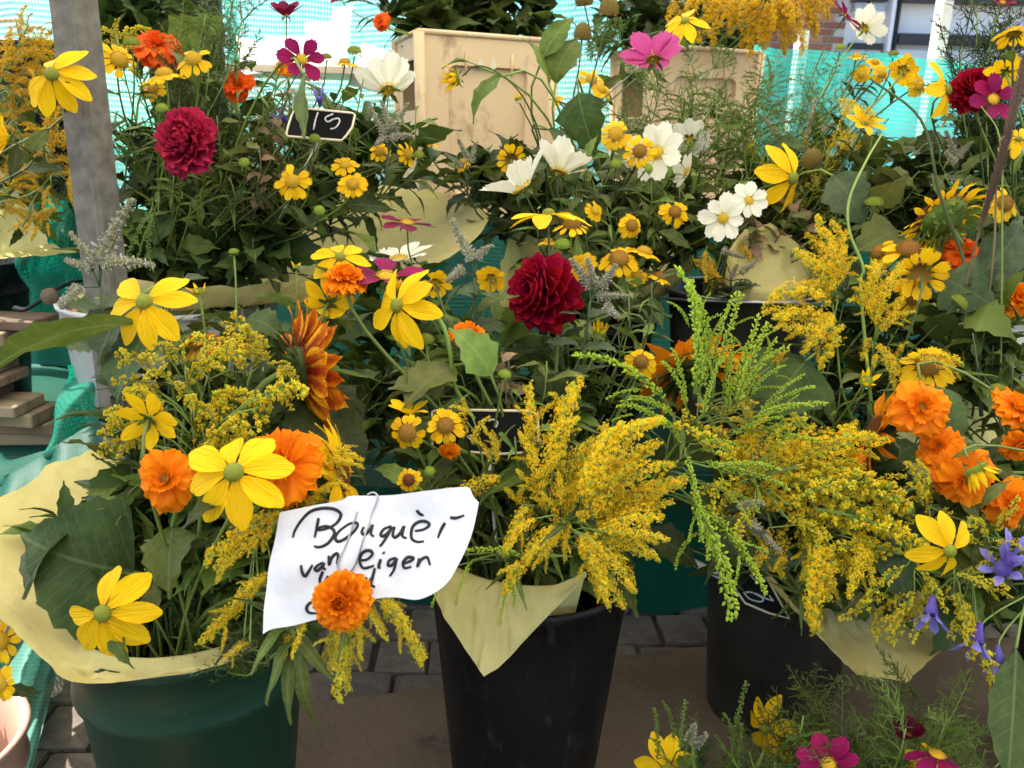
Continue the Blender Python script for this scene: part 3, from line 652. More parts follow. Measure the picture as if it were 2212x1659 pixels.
def big_leaf(x0, y0, x1, y1, d0, d1, b, label, kind='long', mat='leaf', roll=0.0, k=0, fat=1.0, up=(0, -.5, 1), name='leaf_stalk', group=None):
    """one large leaf on its own stalk, foot and tip given in picture pixels"""
    a = at(x0, y0, d0); e = at(x1, y1, d1); P = base_of(b); L = (e - a).length
    root = empty(name, P, label, 'leaf', group)
    pts = bez(P, P + Vector((0, 0, (a - P).length * .5)), a - (e - a).normalized() * (a - P).length * .25, a, 9)
    ob('stem', stem_mesh(pts, 0.0030, 0.0022), root, -P)
    ob('leaf', leaf(kind, mat, k), root, a - P, frame_x(e - a, up, roll), (L * 1.05, L * fat, L * fat))
    return root
def cloud(b, px, py, d, rx, ry, rd, n, label, group, kinds=('lance', 'broad'), mats=('leaf', 'leafd'), L=0.075, nl=8, name='leafy_stem', cat='foliage stem', stemmat='stemd', t0=0.35):
    for i in range(n):
        while True:
            u, v, q = U(-1, 1), U(-1, 1), U(-1, 1)
            if u * u + v * v < 1: break
        tip = at(px + u * rx, py + v * ry, d + q * rd); P = base_of(b)
        root = empty(name, P, label, cat, group)
        pts = stem_path(P, tip, Vector((U(-.5, .5), U(-.6, .3), 0.8)).normalized(), n=8, nod=.2)
        ob('stem', stem_mesh(pts, 0.0026, 0.0012, stemmat, 5), root, -P)
        add_leaves(root, P, pts, kinds, mats, nl, L, t0, 1.0)
def feathers(b, px, py, d, rx, ry, rd, n, label, group, mat='leaf', L=0.13, nl=5, kind='thread', stemmat='stem', name='feathery_stem', up=True):
    for i in range(n):
        tip = at(px + U(-1, 1) * rx, py + U(-1, 1) * ry, d + U(-rd, rd)); P = base_of(b)
        root = empty(name, P, label, 'foliage stem', group)
        pts = stem_path(P, tip, Vector((U(-.4, .4), U(-.4, .3), 0.9)).normalized(), n=8, nod=.2)
        ob('stem', stem_mesh(pts, 0.0020, 0.0012, stemmat, 5), root, -P)
        for k in range(nl):
            t = 0.45 + 0.55 * (k + .7) / nl; p = lerp_list(pts, t); o = Vector((U(-1, 1), U(-1, 1), U(0.2, 1.2))).normalized()
            last = k == nl - 1
            ob('umbel' if kind == 'umbel' and last else 'frond', feather(kind if last else 'thread', mat, random.randrange(4)), root, p - P, frame_x(o), L * U(.75, 1.2))
def mass(name, label, b, spots, n, kinds, mats, L=0.08):
    """greenery packed too densely to tell stems apart: one object"""
    mb = MB(); r = random.Random(len(name) + n)
    for i in range(n):
        px, py, d, rx, ry, rd = r.choice(spots); g = r.uniform(0, 6.28); q = math.sqrt(r.random())
        p = at(px + math.cos(g) * q * rx, py + math.sin(g) * q * ry, d + r.uniform(-rd, rd))
        me = leaf(r.choice(kinds), mats[0], r.randrange(4)); T = frame_x((r.uniform(-1, 1), r.uniform(-1, 1), r.uniform(-.2, 1.2)), (0, 0, 1), r.uniform(-1, 1)).to_matrix() * (L * r.uniform(.6, 1.3))
        mb.add([p + T @ v.co for v in me.vertices], [tuple(f.vertices) for f in me.polygons], r.randrange(len(mats)))
    o = ob(name, mb.mesh(name, list(mats))); o['kind'] = 'stuff'; o['label'] = label; return o
# ------------------------------------------------------------------ ground
gm = mesh('ground', [(-60, -30, -0.016), (60, -30, -0.016), (60, 90, -0.016), (-60, 90, -0.016)], [(0, 1, 2, 3)], 'sand')
ground = setting(ob('ground', gm))
# brick pattern material for the pavement beyond the laid pieces
def brick_mat():
    m = M('far_pavers', (0.15, 0.12, 0.10), rough=0.9, vary=0.0); n = m.node_tree.nodes; L = m.node_tree.links.new
    bt = n.new('ShaderNodeTexBrick'); tc = n.new('ShaderNodeTexCoord'); L(tc.outputs['Object'], bt.inputs['Vector'])
    bt.inputs['Scale'].default_value = 1.0; bt.inputs['Brick Width'].default_value = 0.21; bt.inputs['Row Height'].default_value = 0.072
    bt.inputs['Mortar Size'].default_value = 0.004; bt.inputs['Color1'].default_value = (0.12, 0.095, 0.08, 1); bt.inputs['Color2'].default_value = (0.19, 0.155, 0.13, 1)
    bt.inputs['Mortar'].default_value = (0.05, 0.042, 0.035, 1)
    L(bt.outputs[0], n['Principled BSDF'].inputs['Base Color']); return m
MT['farpav'] = brick_mat()
pv = mesh('pavement', [(-30, 2.9, 0.0), (30, 2.9, 0.0), (30, 60, 0.0), (-30, 60, 0.0)], [(0, 1, 2, 3)], 'farpav')
pave = setting(ob('pavement', pv))
pm = [bevel_box('paver', 0.112, 0.124, 0.05, 0.009, 'brick') for k in range(1)]
for r in range(7):
    for c in range(26):
        x = -1.50 + c * 0.1205 + (0.06 if r % 2 else 0); y = 1.22 + r * 0.132
        if -0.35 < x - 0.02 and y < 1.36: continue
        if abs(x) > 0.62 * y + 0.25: continue
        o = ob('paver', pm[0], pave, (x + U(-.003, .003), y + U(-.002, .002), -0.027 + U(-.005, .003)))
        o.rotation_euler = (U(-.02, .02), U(-.02, .02), U(-.02, .02) + 0.05)
# brown cardboard under the front buckets
def sheet_flat(name, outline, z, mat, cz=0.0):
    c = sum((Vector(p) for p in outline), Vector((0, 0))) / len(outline)
    v = [(c.x, c.y, z + cz)]; N = len(outline); rings = 5
    for k in range(1, rings + 1):
        for p in outline:
            q = c + (Vector(p) - c) * (k / rings); v.append((q.x, q.y, z + cz * (1 - k / rings) + 0.004 * noise.noise((q.x * 7, q.y * 7, 3))))
    f = [(0, 1 + j, 1 + (j + 1) % N) for j in range(N)]
    for k in range(rings - 1):
        for j in range(N): f.append((1 + k * N + j, 1 + (k + 1) * N + j, 1 + (k + 1) * N + (j + 1) % N, 1 + k * N + (j + 1) % N))
    return mesh(name, v, f, mat)
edge = [(-0.70, 0.4), (1.6, 0.4), (1.65, 1.2), (1.5, 1.76), (1.1, 1.72), (0.8, 1.705), (0.5, 1.665), (0.36, 1.64), (0.2, 1.595), (0.0, 1.535), (-0.2, 1.47), (-0.45, 1.41), (-0.6, 1.35), (-0.66, 1.0)]
cb = ob('cardboard_sheet', sheet_flat('cardboard_sheet', edge, 0.010, 'card'))
tag(cb, 'stained brown cardboard sheet spread on the paving under the buckets', 'cardboard')

# ------------------------------------------------------------------ stall canopy overhead, open towards the viewer
cv = []; nu, nv = 12, 10
for i in range(nv + 1):
    for j in range(nu + 1):
        x = -1.99 + 5.6 * j / nu; y = -1.35 + 4.55 * i / nv
        cv.append((x - (0.55 if j == 0 else 0) * 0, y, 2.55 - 0.05 * (y - 0.8) ** 2 + 0.03 * math.sin(j * 3.1)))
cf = [(i * (nu + 1) + j, i * (nu + 1) + j + 1, (i + 1) * (nu + 1) + j + 1, (i + 1) * (nu + 1) + j) for i in range(nv) for j in range(nu)]
canopy = setting(ob('stall_roof', mesh('stall_roof', cv, cf, 'canvas')))

# ------------------------------------------------------------------ display tiers
def table(name, x0, x1, y0, y1, z, label):
    e = empty(name, ((x0 + x1) / 2, (y0 + y1) / 2, 0), label, 'table'); o = e.location
    n = 6; w = (y1 - y0) / n
    for i in range(n):
        mb = MB(); mb.box((x0, y0 + i * w + .004, z - .025), (x1, y0 + (i + 1) * w - .004, z)); ob('board', mb.mesh('board', 'wood', False), e, -o)
    for x in (x0 + .05, x1 - .1):
        for y in (y0 + .03, y1 - .08):
            mb = MB(); mb.box((x, y, 0), (x + .05, y + .05, z - .026)); ob('leg', mb.mesh('leg', 'wood', False), e, -o)
table('display_table', -1.9, 1.9, 1.75, 2.38, 0.42, 'low wooden display table under the green netting drape')
table('raised_table', -0.35, 2.1, 2.42, 3.0, 0.88, 'raised back table that carries the two cream crates')

# ------------------------------------------------------------------ green shade netting
def net_grid(name, f, nu, nv, mat, uvs):
    v = []; uv = []
    for i in range(nv + 1):
        for j in range(nu + 1):
            u, t = j / nu, i / nv; v.append(f(u, t)); uv.append((u * uvs[0], t * uvs[1]))
    fa = [(i * (nu + 1) + j, i * (nu + 1) + j + 1, (i + 1) * (nu + 1) + j + 1, (i + 1) * (nu + 1) + j) for i in range(nv) for j in range(nu)]
    return mesh(name, v, fa, mat, uv=uv)
def fold(x, z, s=0.0): return 0.035 * math.sin(x * 13 + s) + 0.022 * math.sin(x * 29 + 2 * z + s) + 0.03 * noise.noise((x * 3, z * 4, s))
def drape(u, t):
    x = -1.75 + 3.7 * u
    if t < .4: return (x, 2.40 - .68 * t / .4, 0.428 + .006 * noise.noise((x * 6, t * 9, 2)))
    t = (t - .4) / .6; z = 0.428 * (1 - t); k = 0.15 + 0.85 * t
    return (x, 1.72 - .01 + 0.12 * t + fold(x, z) * k * (0.2 + t) * .45, max(0.006, z))
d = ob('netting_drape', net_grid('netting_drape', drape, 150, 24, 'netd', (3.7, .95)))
tag(d, 'dark green shade netting hanging in folds in front of the low table', 'netting')
# loose bundle of netting slumped beside the green bucket
def slump(u, t):
    a = at(-60 + 330 * u, 1000 + 30 * math.sin(u * 5) - 60 * u, 1.72 - .12 * u); b = at(-40 + 330 * u, 1200, 1.58)
    p = a.lerp(b, t); p += Vector((0, -0.10, 0.06)) * math.sin(t * math.pi) + Vector((.02 * math.sin(t * 14 + u * 3), .035 * math.sin(t * 17 + 5 * u) + .02 * math.sin(u * 23 + t * 4), .018 * math.sin(t * 15 + u * 6)))
    return p
d = ob('netting_heap', net_grid('netting_heap', slump, 40, 40, 'netd', (.35, .45)))
tag(d, 'slumped teal netting heap behind the yellow wrapping of the green bucket', 'netting')
def flap(u, t):
    wv = 14 * math.sin(t * 9) + 8 * math.sin(t * 21)
    p = at(5 + 60 * t + (150 - 30 * t) * u + wv * (1 - u), 430 + 290 * t + 12 * math.sin(u * 6 + t), 1.92)
    return p + Vector((0, 0.03 * math.sin(u * 11 + t * 3) + .02 * math.sin(t * 13), 0))
d = ob('netting_flap', net_grid('netting_flap', flap, 30, 40, 'net', (.2, .35)))
tag(d, 'torn netting flap with a black strap beside the wooden planks', 'netting')
def flap2(u, t):
    wv = 12 * math.sin(t * 8 + 1)
    p = at(95 + 40 * (1 - t) + (190 - 60 * t) * u + wv * (1 - u), 790 + 190 * t, 1.70 - .05 * t)
    return p + Vector((0, 0.03 * math.sin(u * 9 + t * 4), 0))
d = ob('netting_scrap', net_grid('netting_scrap', flap2, 24, 24, 'net', (.22, .22)))
tag(d, 'crumpled scrap of green netting lying over the plank ends', 'netting')
def trail(u, t):
    px = -70 + (225 - 95 * t) * u; py = 1335 + 360 * t; dv = at(px, py, 1) - EYE; h = .05 + .05 * math.sin(u * 9 + t * 7) * (1 - t * .5) + .03 * math.sin(u * 21 + 4 * t)
    k = (h + .02 - EYE.z) / dv.z; return EYE + dv * k
d = ob('netting_trail', net_grid('netting_trail', trail, 40, 40, 'netw', (.3, .5)))
tag(d, 'sunlit netting trailing over the paving beside the green bucket', 'netting')
# backlit net fence behind the stall, hung between posts
def fence(u, t):
    x = -3.2 + 6.4 * u; top = 1.66 - 0.17 * min(1, max(0, (x - .3) / .7)) + 0.025 * math.sin(x * 2.3 + .5)
    z = top * (1 - t) + 0.02 * t
    return (x, 3.42 + 0.05 * math.sin(x * 8 + t) + 0.025 * math.sin(x * 23 + z * 3) + .03 * math.sin(z * 9 + x * 2), z)
d = ob('netting_fence', net_grid('netting_fence', fence, 140, 26, 'netb', (6.4, 1.6)))
tag(d, 'bright turquoise shade netting stretched across the back of the stall', 'netting')
def backdrop(u, t):  # dark netting continued full width, added to darken the gaps below the table
    x = -2.0 + 4.2 * u; z = 0.90 - 0.46 * t
    return (x, 2.405 + fold(x, z, 4) * .5 - .02 * t, z)
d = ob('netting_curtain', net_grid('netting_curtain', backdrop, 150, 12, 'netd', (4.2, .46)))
tag(d, 'dark netting curtain hung below the raised back table', 'netting')
# galvanised stall pole
def square_tube(name, p, w, h, mat, lip=True):
    mb = MB(); r = w / 2
    prof = [(-r + .004, -r), (r - .004, -r), (r, -r + .004), (r, r - .004), (r - .004, r), (-r + .004, r), (-r, r - .004), (-r, -r + .004)]
    n = len(prof); v = [(x, y, z) for z in (0, h) for x, y in prof]
    mb.add(v, [(j, (j + 1) % n, n + (j + 1) % n, n + j) for j in range(n)] + [tuple(range(n))[::-1], tuple(range(n, 2 * n))])
    if lip: mb.box((r - .010, -r - .0025, 0), (r - .004, -r + .001, h))
    return ob(name, mb.mesh(name, mat, False), None, p)
pp = at(232, 600, 1.42)
o = square_tube('stall_pole', (pp.x, pp.y, 0), 0.052, 2.5, 'galv'); o.rotation_euler = (R_(1.0), R_(0.6), R_(-14))
tag(o, 'galvanised square steel pole with mottled grey spangle', 'pole')
def post(px, py, d, w, h, label, mat='post'):
    p = at(px, py, d); o = square_tube('net_post', (p.x, p.y, 0), w, h, mat, False); o.rotation_euler = (0, 0, .3); tag(o, label, 'post', 'white net posts'); return o
post(504, 100, 3.30, 0.045, 2.2, 'white post standing beside the tall black flower bucket')
post(2020, 140, 3.36, 0.050, 1.72, 'pale post in front of the netting below the white shop wall')
post(1722, 170, 3.50, 0.045, 1.60, 'white post behind the ochre goldenrod near the brick pier')
# ------------------------------------------------------------------ buckets
def bucket(name, c, z0, h, r0, r1, mat, label, ridge=True, bail=False, inner=None, flange=0.006):
    e = empty(name, (c.x, c.y, z0), label, 'bucket'); N = 48
    prof = [(r0 * .96, 0), (r0, .006), (r0 + (r1 - r0) * .78, h * .78)]
    if ridge: prof += [(r0 + (r1 - r0) * .80 + .0065, h * .797), (r0 + (r1 - r0) * .80 + .0065, h * .815), (r0 + (r1 - r0) * .84 + .001, h * .83)]
    prof += [(r1, h * .965), (r1 + flange, h * .97), (r1 + flange + .001, h * .995), (r1 + .001, h), (r1 - .004, h * .99), (r0 + (r1 - r0) * .5 - .004, h * .5), (r0 - .006, .012), (0.001, .012)]
    v = []; n = len(prof)
    for a in range(N):
        g = 2 * math.pi * a / N
        for r, z in prof: v.append((r * math.cos(g), r * math.sin(g), z))
    f = [(a * n + i, ((a + 1) % N) * n + i, ((a + 1) % N) * n + i + 1, a * n + i + 1) for a in range(N) for i in range(n - 1)]
    ob('body', mesh('body', v, f, mat), e)
    if bail:
        mb = MB(); pts = [Vector((math.cos(g) * (r1 + .012), math.sin(g) * (r1 + .012), h * .93 + 0.05 * math.sin(g * 1) * -1 * (.5))) for g in [math.pi + math.pi * i / 24 for i in range(25)]]
        mb.tube(pts, 0.003, 6); ob('handle', mb.mesh('handle', 'wire'), e)
        for r, z in ((r1 + flange + .001, h * .995),):
            mb = MB(); mb.tube([(math.cos(6.2832 * i / 40) * r, math.sin(6.2832 * i / 40) * r, z) for i in range(41)], 0.0032, 6); ob('rim_wire', mb.mesh('rim_wire', 'wire'), e)
    return e
def place(b, px, py, d, r, neck=-0.05):
    p = at(px, py, d); NECK[b] = (p + Vector((0, 0, neck)), r * 0.8); return p
g = place('G', 408, 1302, 1.14, 0.15); bucket('green_bucket', g, 0, g.z, 0.112, 0.158, 'gbuc', 'dark green plastic bucket with a raised ring under yellow wrapping')
k = place('K', 1145, 1212, 1.30, 0.15); bucket('black_bucket', k, 0, k.z, 0.112, 0.158, 'kbuc', 'black plastic bucket with a pointed yellow paper flap', ridge=False)
for s in (-1, 1): pass
r = place('R', 1700, 1172, 1.60, 0.14); bucket('dark_metal_bucket', r, 0, r.z, 0.120, 0.150, 'sbuc', 'tarnished dark metal bucket standing on the stained cardboard', ridge=False)
wt = place('W', 372, 640, 1.80, 0.2); bucket('white_tub', wt, 0.421, wt.z - 0.421, 0.19, 0.222, 'wbuc', 'wide white tub on the low table behind the steel pole')
m2 = place('M2', 1600, 622, 1.84, 0.15); bucket('wire_rimmed_bucket', m2, 0.421, m2.z - 0.421, 0.12, 0.158, 'sbuc', 'dark bucket with wire handle and wire rim on the low table', ridge=False, bail=True)
c2 = place('C2', 1290, 640, 2.02, 0.15); bucket('hidden_bucket', c2, 0.421, c2.z - 0.421, 0.115, 0.150, 'kbuc', 'black bucket behind the crimson dahlia on the low table')
ll = place('LL', -95, 560, 1.98, 0.15); bucket('corner_bucket', ll, 0.421, ll.z - 0.421, 0.115, 0.150, 'kbuc', 'black bucket under the goldenrod at the edge by the planks')
r2 = place('R2', 2190, 640, 1.80, 0.15); bucket('pale_bucket', r2, 0.421, r2.z - 0.421, 0.115, 0.150, 'wbuc', 'pale bucket under the marigolds beside the grass plume')
rf = place('RF', 2440, 1200, 1.42, 0.14); bucket('side_bucket', rf, 0, rf.z, 0.115, 0.150, 'kbuc', 'black bucket of orange marigolds and violet bells')
nb = place('N', 1840, 1800, 1.22, 0.12); bucket('low_pot', nb, 0.012, max(.12, nb.z - .012), 0.09, 0.125, 'kbuc', 'low pot of cosmos and goldenrod at the picture foot')
cl = place('CL', -175, 1600, 1.12, 0.12); bucket('pinkish_pot', cl, 0, cl.z, .09, .125, 'pinkpot', 'pinkish plastic pot cut by the picture edge beside the lit netting')
# tall black buckets far behind on a stand
tb = at(408, 190, 2.30); bucket('tall_black_bucket', tb, 0.44, 0.62 + .55, 0.085, 0.105, 'kbuc', 'tall black bucket beside the white post')
NECK['TB'] = (Vector((tb.x, tb.y, 1.55)), 0.07)
tb2 = at(75, 110, 2.35); bucket('tall_black_bucket', tb2, 0.42, 0.93, 0.10, 0.12, 'kbuc', 'tall black bucket glimpsed behind the goldenrod')
# ------------------------------------------------------------------ cream flower crates
def crate(b, px, py, d, wx, wy, h, rot, label):
    top = at(px, py, d); e = empty('flower_crate', (top.x, top.y, top.z - h), label, 'crate'); e.rotation_euler = (0, 0, R_(rot))
    k = 0.93
    def wall(a, c, name, hole):
        # a, c: top corners; wall narrows downwards, recessed panel or a hand hole
        mb = MB(); A = Vector((*a, h)); B_ = Vector((*c, h)); Cc = Vector((c[0] * k, c[1] * k, 0)); D_ = Vector((a[0] * k, a[1] * k, 0))
        nrm = (D_ - A).cross(B_ - A).normalized(); L = (B_ - A).length
        def P(u, t, o=0): return (A.lerp(B_, u)).lerp(D_.lerp(Cc, u), t) + nrm * o
        us = [0, .04, .20, .80, .96, 1]; ts = [0, .05, .15, .86, .95, 1]
        if hole: us = [0, .05, .22, .78, .95, 1]; ts = [0, .04, .13, .40, .9, 1]
        idx = {}
        def vtx(u, t, o):
            key = (u, t, o)
            if key not in idx: idx[key] = len(mb.v); mb.v.append(P(u, t, o))
            return idx[key]
        for i in range(5):
            for j in range(5):
                inner = (i in (2,)) and (j in (2,))
                if not hole: inner = (i == 2 and j == 2)
                q = [(us[i], ts[j]), (us[i + 1], ts[j]), (us[i + 1], ts[j + 1]), (us[i], ts[j + 1])]
                if inner:
                    if hole: continue
                    ru, rt = .07, .05; arc = []                       # rounded corners of the recess
                    for ci, (cu, ct, g0) in enumerate(((q[0][0] + ru, q[0][1] + rt, 180), (q[1][0] - ru, q[1][1] + rt, 270), (q[2][0] - ru, q[2][1] - rt, 0), (q[3][0] + ru, q[3][1] - rt, 90))):
                        arc.append([(cu + (ru - .006) * math.cos(R_(g0 + k_ * 22.5)), ct + (rt - .006) * math.sin(R_(g0 + k_ * 22.5))) for k_ in range(5)])
                    for ci in range(4):
                        for k_ in range(4): mb.f.append((vtx(*q[ci], 0), vtx(*arc[ci][k_ + 1], 0), vtx(*arc[ci][k_], 0))); mb.m.append(0)
                        n_ = (ci + 1) % 4; mb.f.append((vtx(*q[ci], 0), vtx(*q[n_], 0), vtx(*arc[n_][0], 0), vtx(*arc[ci][4], 0))); mb.m.append(0)
                    lp = [z for c_ in arc for z in c_]; cu = sum(z[0] for z in lp) / 20; ct = sum(z[1] for z in lp) / 20
                    lq = [(cu + (z[0] - cu) * .975, ct + (z[1] - ct) * .985) for z in lp]
                    for k_ in range(20): mb.f.append((vtx(*lp[k_], 0), vtx(*lp[(k_ + 1) % 20], 0), vtx(*lq[(k_ + 1) % 20], -.016), vtx(*lq[k_], -.016))); mb.m.append(0)
                    mb.f.append(tuple(vtx(*z, -.016) for z in lq)); mb.m.append(0)
                else: mb.f.append(tuple(vtx(*z, 0) for z in q)); mb.m.append(0)
        w = ob(name, mb.mesh(name, 'crate', False), e)
        so = w.modifiers.new('thickness', 'SOLIDIFY'); so.thickness = .006; so.offset = 1
        bv = w.modifiers.new('soft', 'BEVEL'); bv.width = .004; bv.segments = 2; bv.limit_method = 'ANGLE'; bv.width = .002
        return P
    x, y = wx / 2, wy / 2
    Pf = wall((-x, -y), (x, -y), 'front_wall', False)
    wall((x, -y), (x, y), 'side_wall', True); wall((-x, y), (-x, -y), 'side_wall', True); wall((x, y), (-x, y), 'back_wall', False)
    for s, t in ((-1, -1), (1, -1), (1, 1), (-1, 1)):                     # corner pillars and rim
        mb = MB(); mb.tube([(s * (x - .004) * k, t * (y - .004) * k, 0), (s * (x - .002), t * (y - .002), h + .001)], [.013, .016], 10); ob('corner_post', mb.mesh('corner_post', 'crate'), e)
    mb = MB(); c4 = [(-x, -y, h + .003), (x, -y, h + .003), (x, y, h + .003), (-x, y, h + .003)]
    for i in range(4): mb.tube([c4[i], c4[(i + 1) % 4]], .0075, 8)
    ob('rim', mb.mesh('rim', 'crate'), e)
    for u in (.33, .67):                                                   # ribs of the label holder
        mb = MB(); mb.tube([Pf(u, .085, .003), Pf(u, .205, .003)], .0035, 6); ob('rib', mb.mesh('rib', 'crate'), e)
    for u, sx in ((.44, 1), (.53, 1.1)):                                    # torn glue marks
        mb = MB(); pts = [Pf(u + .022 * sx * math.cos(g) * (1 + .3 * math.sin(3 * g)), .14 + .03 * math.sin(g), .0015) for g in [i * .524 for i in range(12)]]
        mb.add(pts, [tuple(range(12))]); ob('glue_mark', mb.mesh('glue_mark', 'cream', False), e)
    mb = MB(); mb.box((-x * k, -y * k, .004), (x * k, y * k, .01)); ob('base', mb.mesh('base', 'crate', False), e)
    NECK[b] = (Vector((top.x, top.y, top.z - .1)), min(x, y))
crate('X1', 1024, 92, 2.44, 0.41, 0.28, 0.50, 21, 'cream plastic flower crate with a recessed front panel beside the turquoise gap')
crate('X2', 1482, 118, 2.68, 0.38, 0.28, 0.50, 19, 'cream plastic flower crate half hidden behind feathery green stems')
# pile of planks by the netting
e = empty('plank_pile', at(25, 950, 1.86), 'pile of weathered wooden planks beside the torn netting', 'planks'); o0 = e.location
z = 0.425
for i in range(10):
    L = U(.34, .5); w_ = U(.09, .14); t = U(.022, .034); bm = bevel_box('plank', L, w_, t, .003, 'wood', 1)
    p = Vector((o0.x - .16 + U(-.03, .05), o0.y + U(-.03, .06), z + t / 2)); z += t + .001
    ob('plank', bm, e, p - o0, Quaternion((0, 0, 1), U(-.12, .12)))
mb = MB(); mb.tube(polyline([at(30, 665, 1.62), at(55, 668, 1.61), at(95, 645, 1.60), at(112, 630, 1.60), at(150, 612, 1.61), at(175, 606, 1.64)], 6), .006, 6, flat=.5)
s = ob('strap', mb.mesh('strap', 'strap')); tag(s, 'black strap with a round brown buckle across the netting flap', 'strap')
mb = MB(); p = at(108, 640, 1.59); mb.tube([p + Vector((0, .004, 0)), p - Vector((0, .006, 0))], .016, 14); ob('buckle', mb.mesh('buckle', 'card'), s)
mb = MB(); pp2 = [at(148, 660, 1.62), at(162, 670, 1.62), at(160, 720, 1.62), at(166, 735, 1.62)]
mb.tube(polyline(pp2, 4), [.007] * 13, 6, flat=.3); t = ob('red_cord', mb.mesh('red_cord', 'red')); tag(t, 'faded red cord hanging beside the white tub', 'cord')
# back bench with pale boards, papers
e = empty('pale_bench', at(690, 210, 3.0), 'pale sunlit bench with loose papers behind the flowers', 'bench'); o0 = e.location
a = at(690, 165, 3.0)
for i in range(3):
    mb = MB(); mb.box((-.42, -.16 + i * .11, 0), (.42, -.06 + i * .11, .022)); ob('board', mb.mesh('board', 'cream', False), e, (a - o0))
for x in (-.38, .34):
    mb = MB(); mb.box((x, -.12, -a.z), (x + .04, .1, -.001)); ob('leg', mb.mesh('leg', 'cream', False), e, (a - o0))
def paper(px, py, d, w_, h_, rz, ry, label):
    v = []; 
    for i in range(9):
        for j in range(9):
            x, y = (j / 8 - .5) * w_, (i / 8 - .5) * h_; v.append((x, y, .03 * noise.noise((x * 9 + px, y * 9, py))))
    f = [(i * 9 + j, i * 9 + j + 1, i * 9 + j + 10, i * 9 + j + 9) for i in range(8) for j in range(8)]
    o = ob('loose_paper', mesh('loose_paper', v, f, 'white'), None, at(px, py, d)); o.rotation_euler = (R_(ry), R_(U(-12, 12)), R_(rz)); tag(o, label, 'paper'); return o
paper(640, 120, 2.95, .22, .15, 10, 60, 'crumpled white sheet heaped on the pale bench')
paper(735, 82, 2.98, .11, .22, -38, 78, 'printed white leaflet leaning against the turquoise netting')
paper(700, 100, 3.02, .12, .18, 15, 75, 'white sheet tucked behind the printed leaflet')
paper(805, 150, 2.98, .14, .16, -25, 70, 'small white sheet beside the cream crate')
paper(590, 130, 2.92, .24, .16, 35, 50, 'white sheet slumped at the post end of the bench')
# ------------------------------------------------------------------ buildings across the street
def far(px, py, d): return at(px, py, d)
D0 = 8.4
e = empty('white_shop', Vector((far(1960, 40, D0).x, far(1960, 40, D0).y, 0)), 'white rendered shopfront with dark glazing bars across the street', 'building'); o0 = e.location
def wbox(name, x0, x1, y0, y1, mat, dy=0.0, th=.12, parent=e):
    a = far(x0, y1, D0); b_ = far(x1, y0, D0); mb = MB(); yy = o0.y + dy
    mb.box((a.x - o0.x, yy - o0.y, a.z), (b_.x - o0.x, yy - o0.y + th, b_.z)); return ob(name, mb.mesh(name, mat, False), parent)
mb = MB(); zt = 4.2; xL = far(1828, 0, D0).x - o0.x; mb.box((xL, .10, 0), (xL + 6.5, .4, zt)); ob('wall', mb.mesh('wall', 'wall', False), e)
wbox('column', 1918, 1936, -300, 110, 'wall', -.06, .16); wbox('lintel', 1840, 1912, -10, 4, 'dark', -.04, .12); wbox('lintel', 1940, 2230, -10, 5, 'dark', -.05, .14)
for x0, x1 in ((1846, 1872), (1878, 1908)):
    w_ = wbox('window', x0, x1, 6, 26, 'glass', .02, .06); wbox('frame', x0 - 2, x1 + 2, 26.2, 29, 'wall', -.02, .10, w_)
w_ = wbox('window', 1845, 1912, 104, 150, 'glass', .02, .06); wbox('frame', 1843, 1914, 92, 103.8, 'dark', 0, .08, w_)
w_ = wbox('window', 1945, 2225, 112, 160, 'glass', .02, .06); wbox('frame', 1945, 2230, 78, 92, 'dark', -.02, .10, w_)
wbox('glazing_bar', 1936.5, 1942, 5.5, 160, 'dark', -.03, .1)
# the painted house sign and its framed box
mb = MB()
def wl(pts, r=.008):
    q = [far(x, y, D0) for x, y in pts]; mb.tube([Vector((p.x - o0.x, .09, p.z)) for p in q], r, 4)
wl([(1884, 76), (1890, 76), (1890, 64), (1886, 64), (1894, 56), (1902, 64), (1898, 64), (1898, 76), (1905, 76)]); wl([(1894, 76), (1894, 68)]); wl([(1866, 76), (1866, 62)])
wl([(1914 - 2, 64), (1934 - 18, 64)], .005)
ob('lettering', mb.mesh('lettering', 'dark', False), e)
mb = MB(); wl([(1872, 64), (1881, 64), (1881, 74), (1872, 74), (1872, 64)], .006); ob('lettering', mb.mesh('lettering', 'dark', False), e)
e2 = empty('brick_pier', Vector((far(1785, 40, 8.1).x, far(1785, 40, 8.1).y, 0)), 'red brick wall end beside the white shop', 'building'); o2 = e2.location
mb = MB(); mb.box((-1.6, .012, 0), (.20, .5, 3.6)); ob('mortar_core', mb.mesh('mortar_core', 'mortar', False), e2)
bb = bevel_box('brick', .205, .10, .055, .003, 'rbrick', 1)
for r_ in range(26):
    for c_ in range(4):
        ob('brick', bb, e2, (.20 - .105 - c_ * .217 - (.108 if r_ % 2 else 0), .05, 1.0 + r_ * .067))
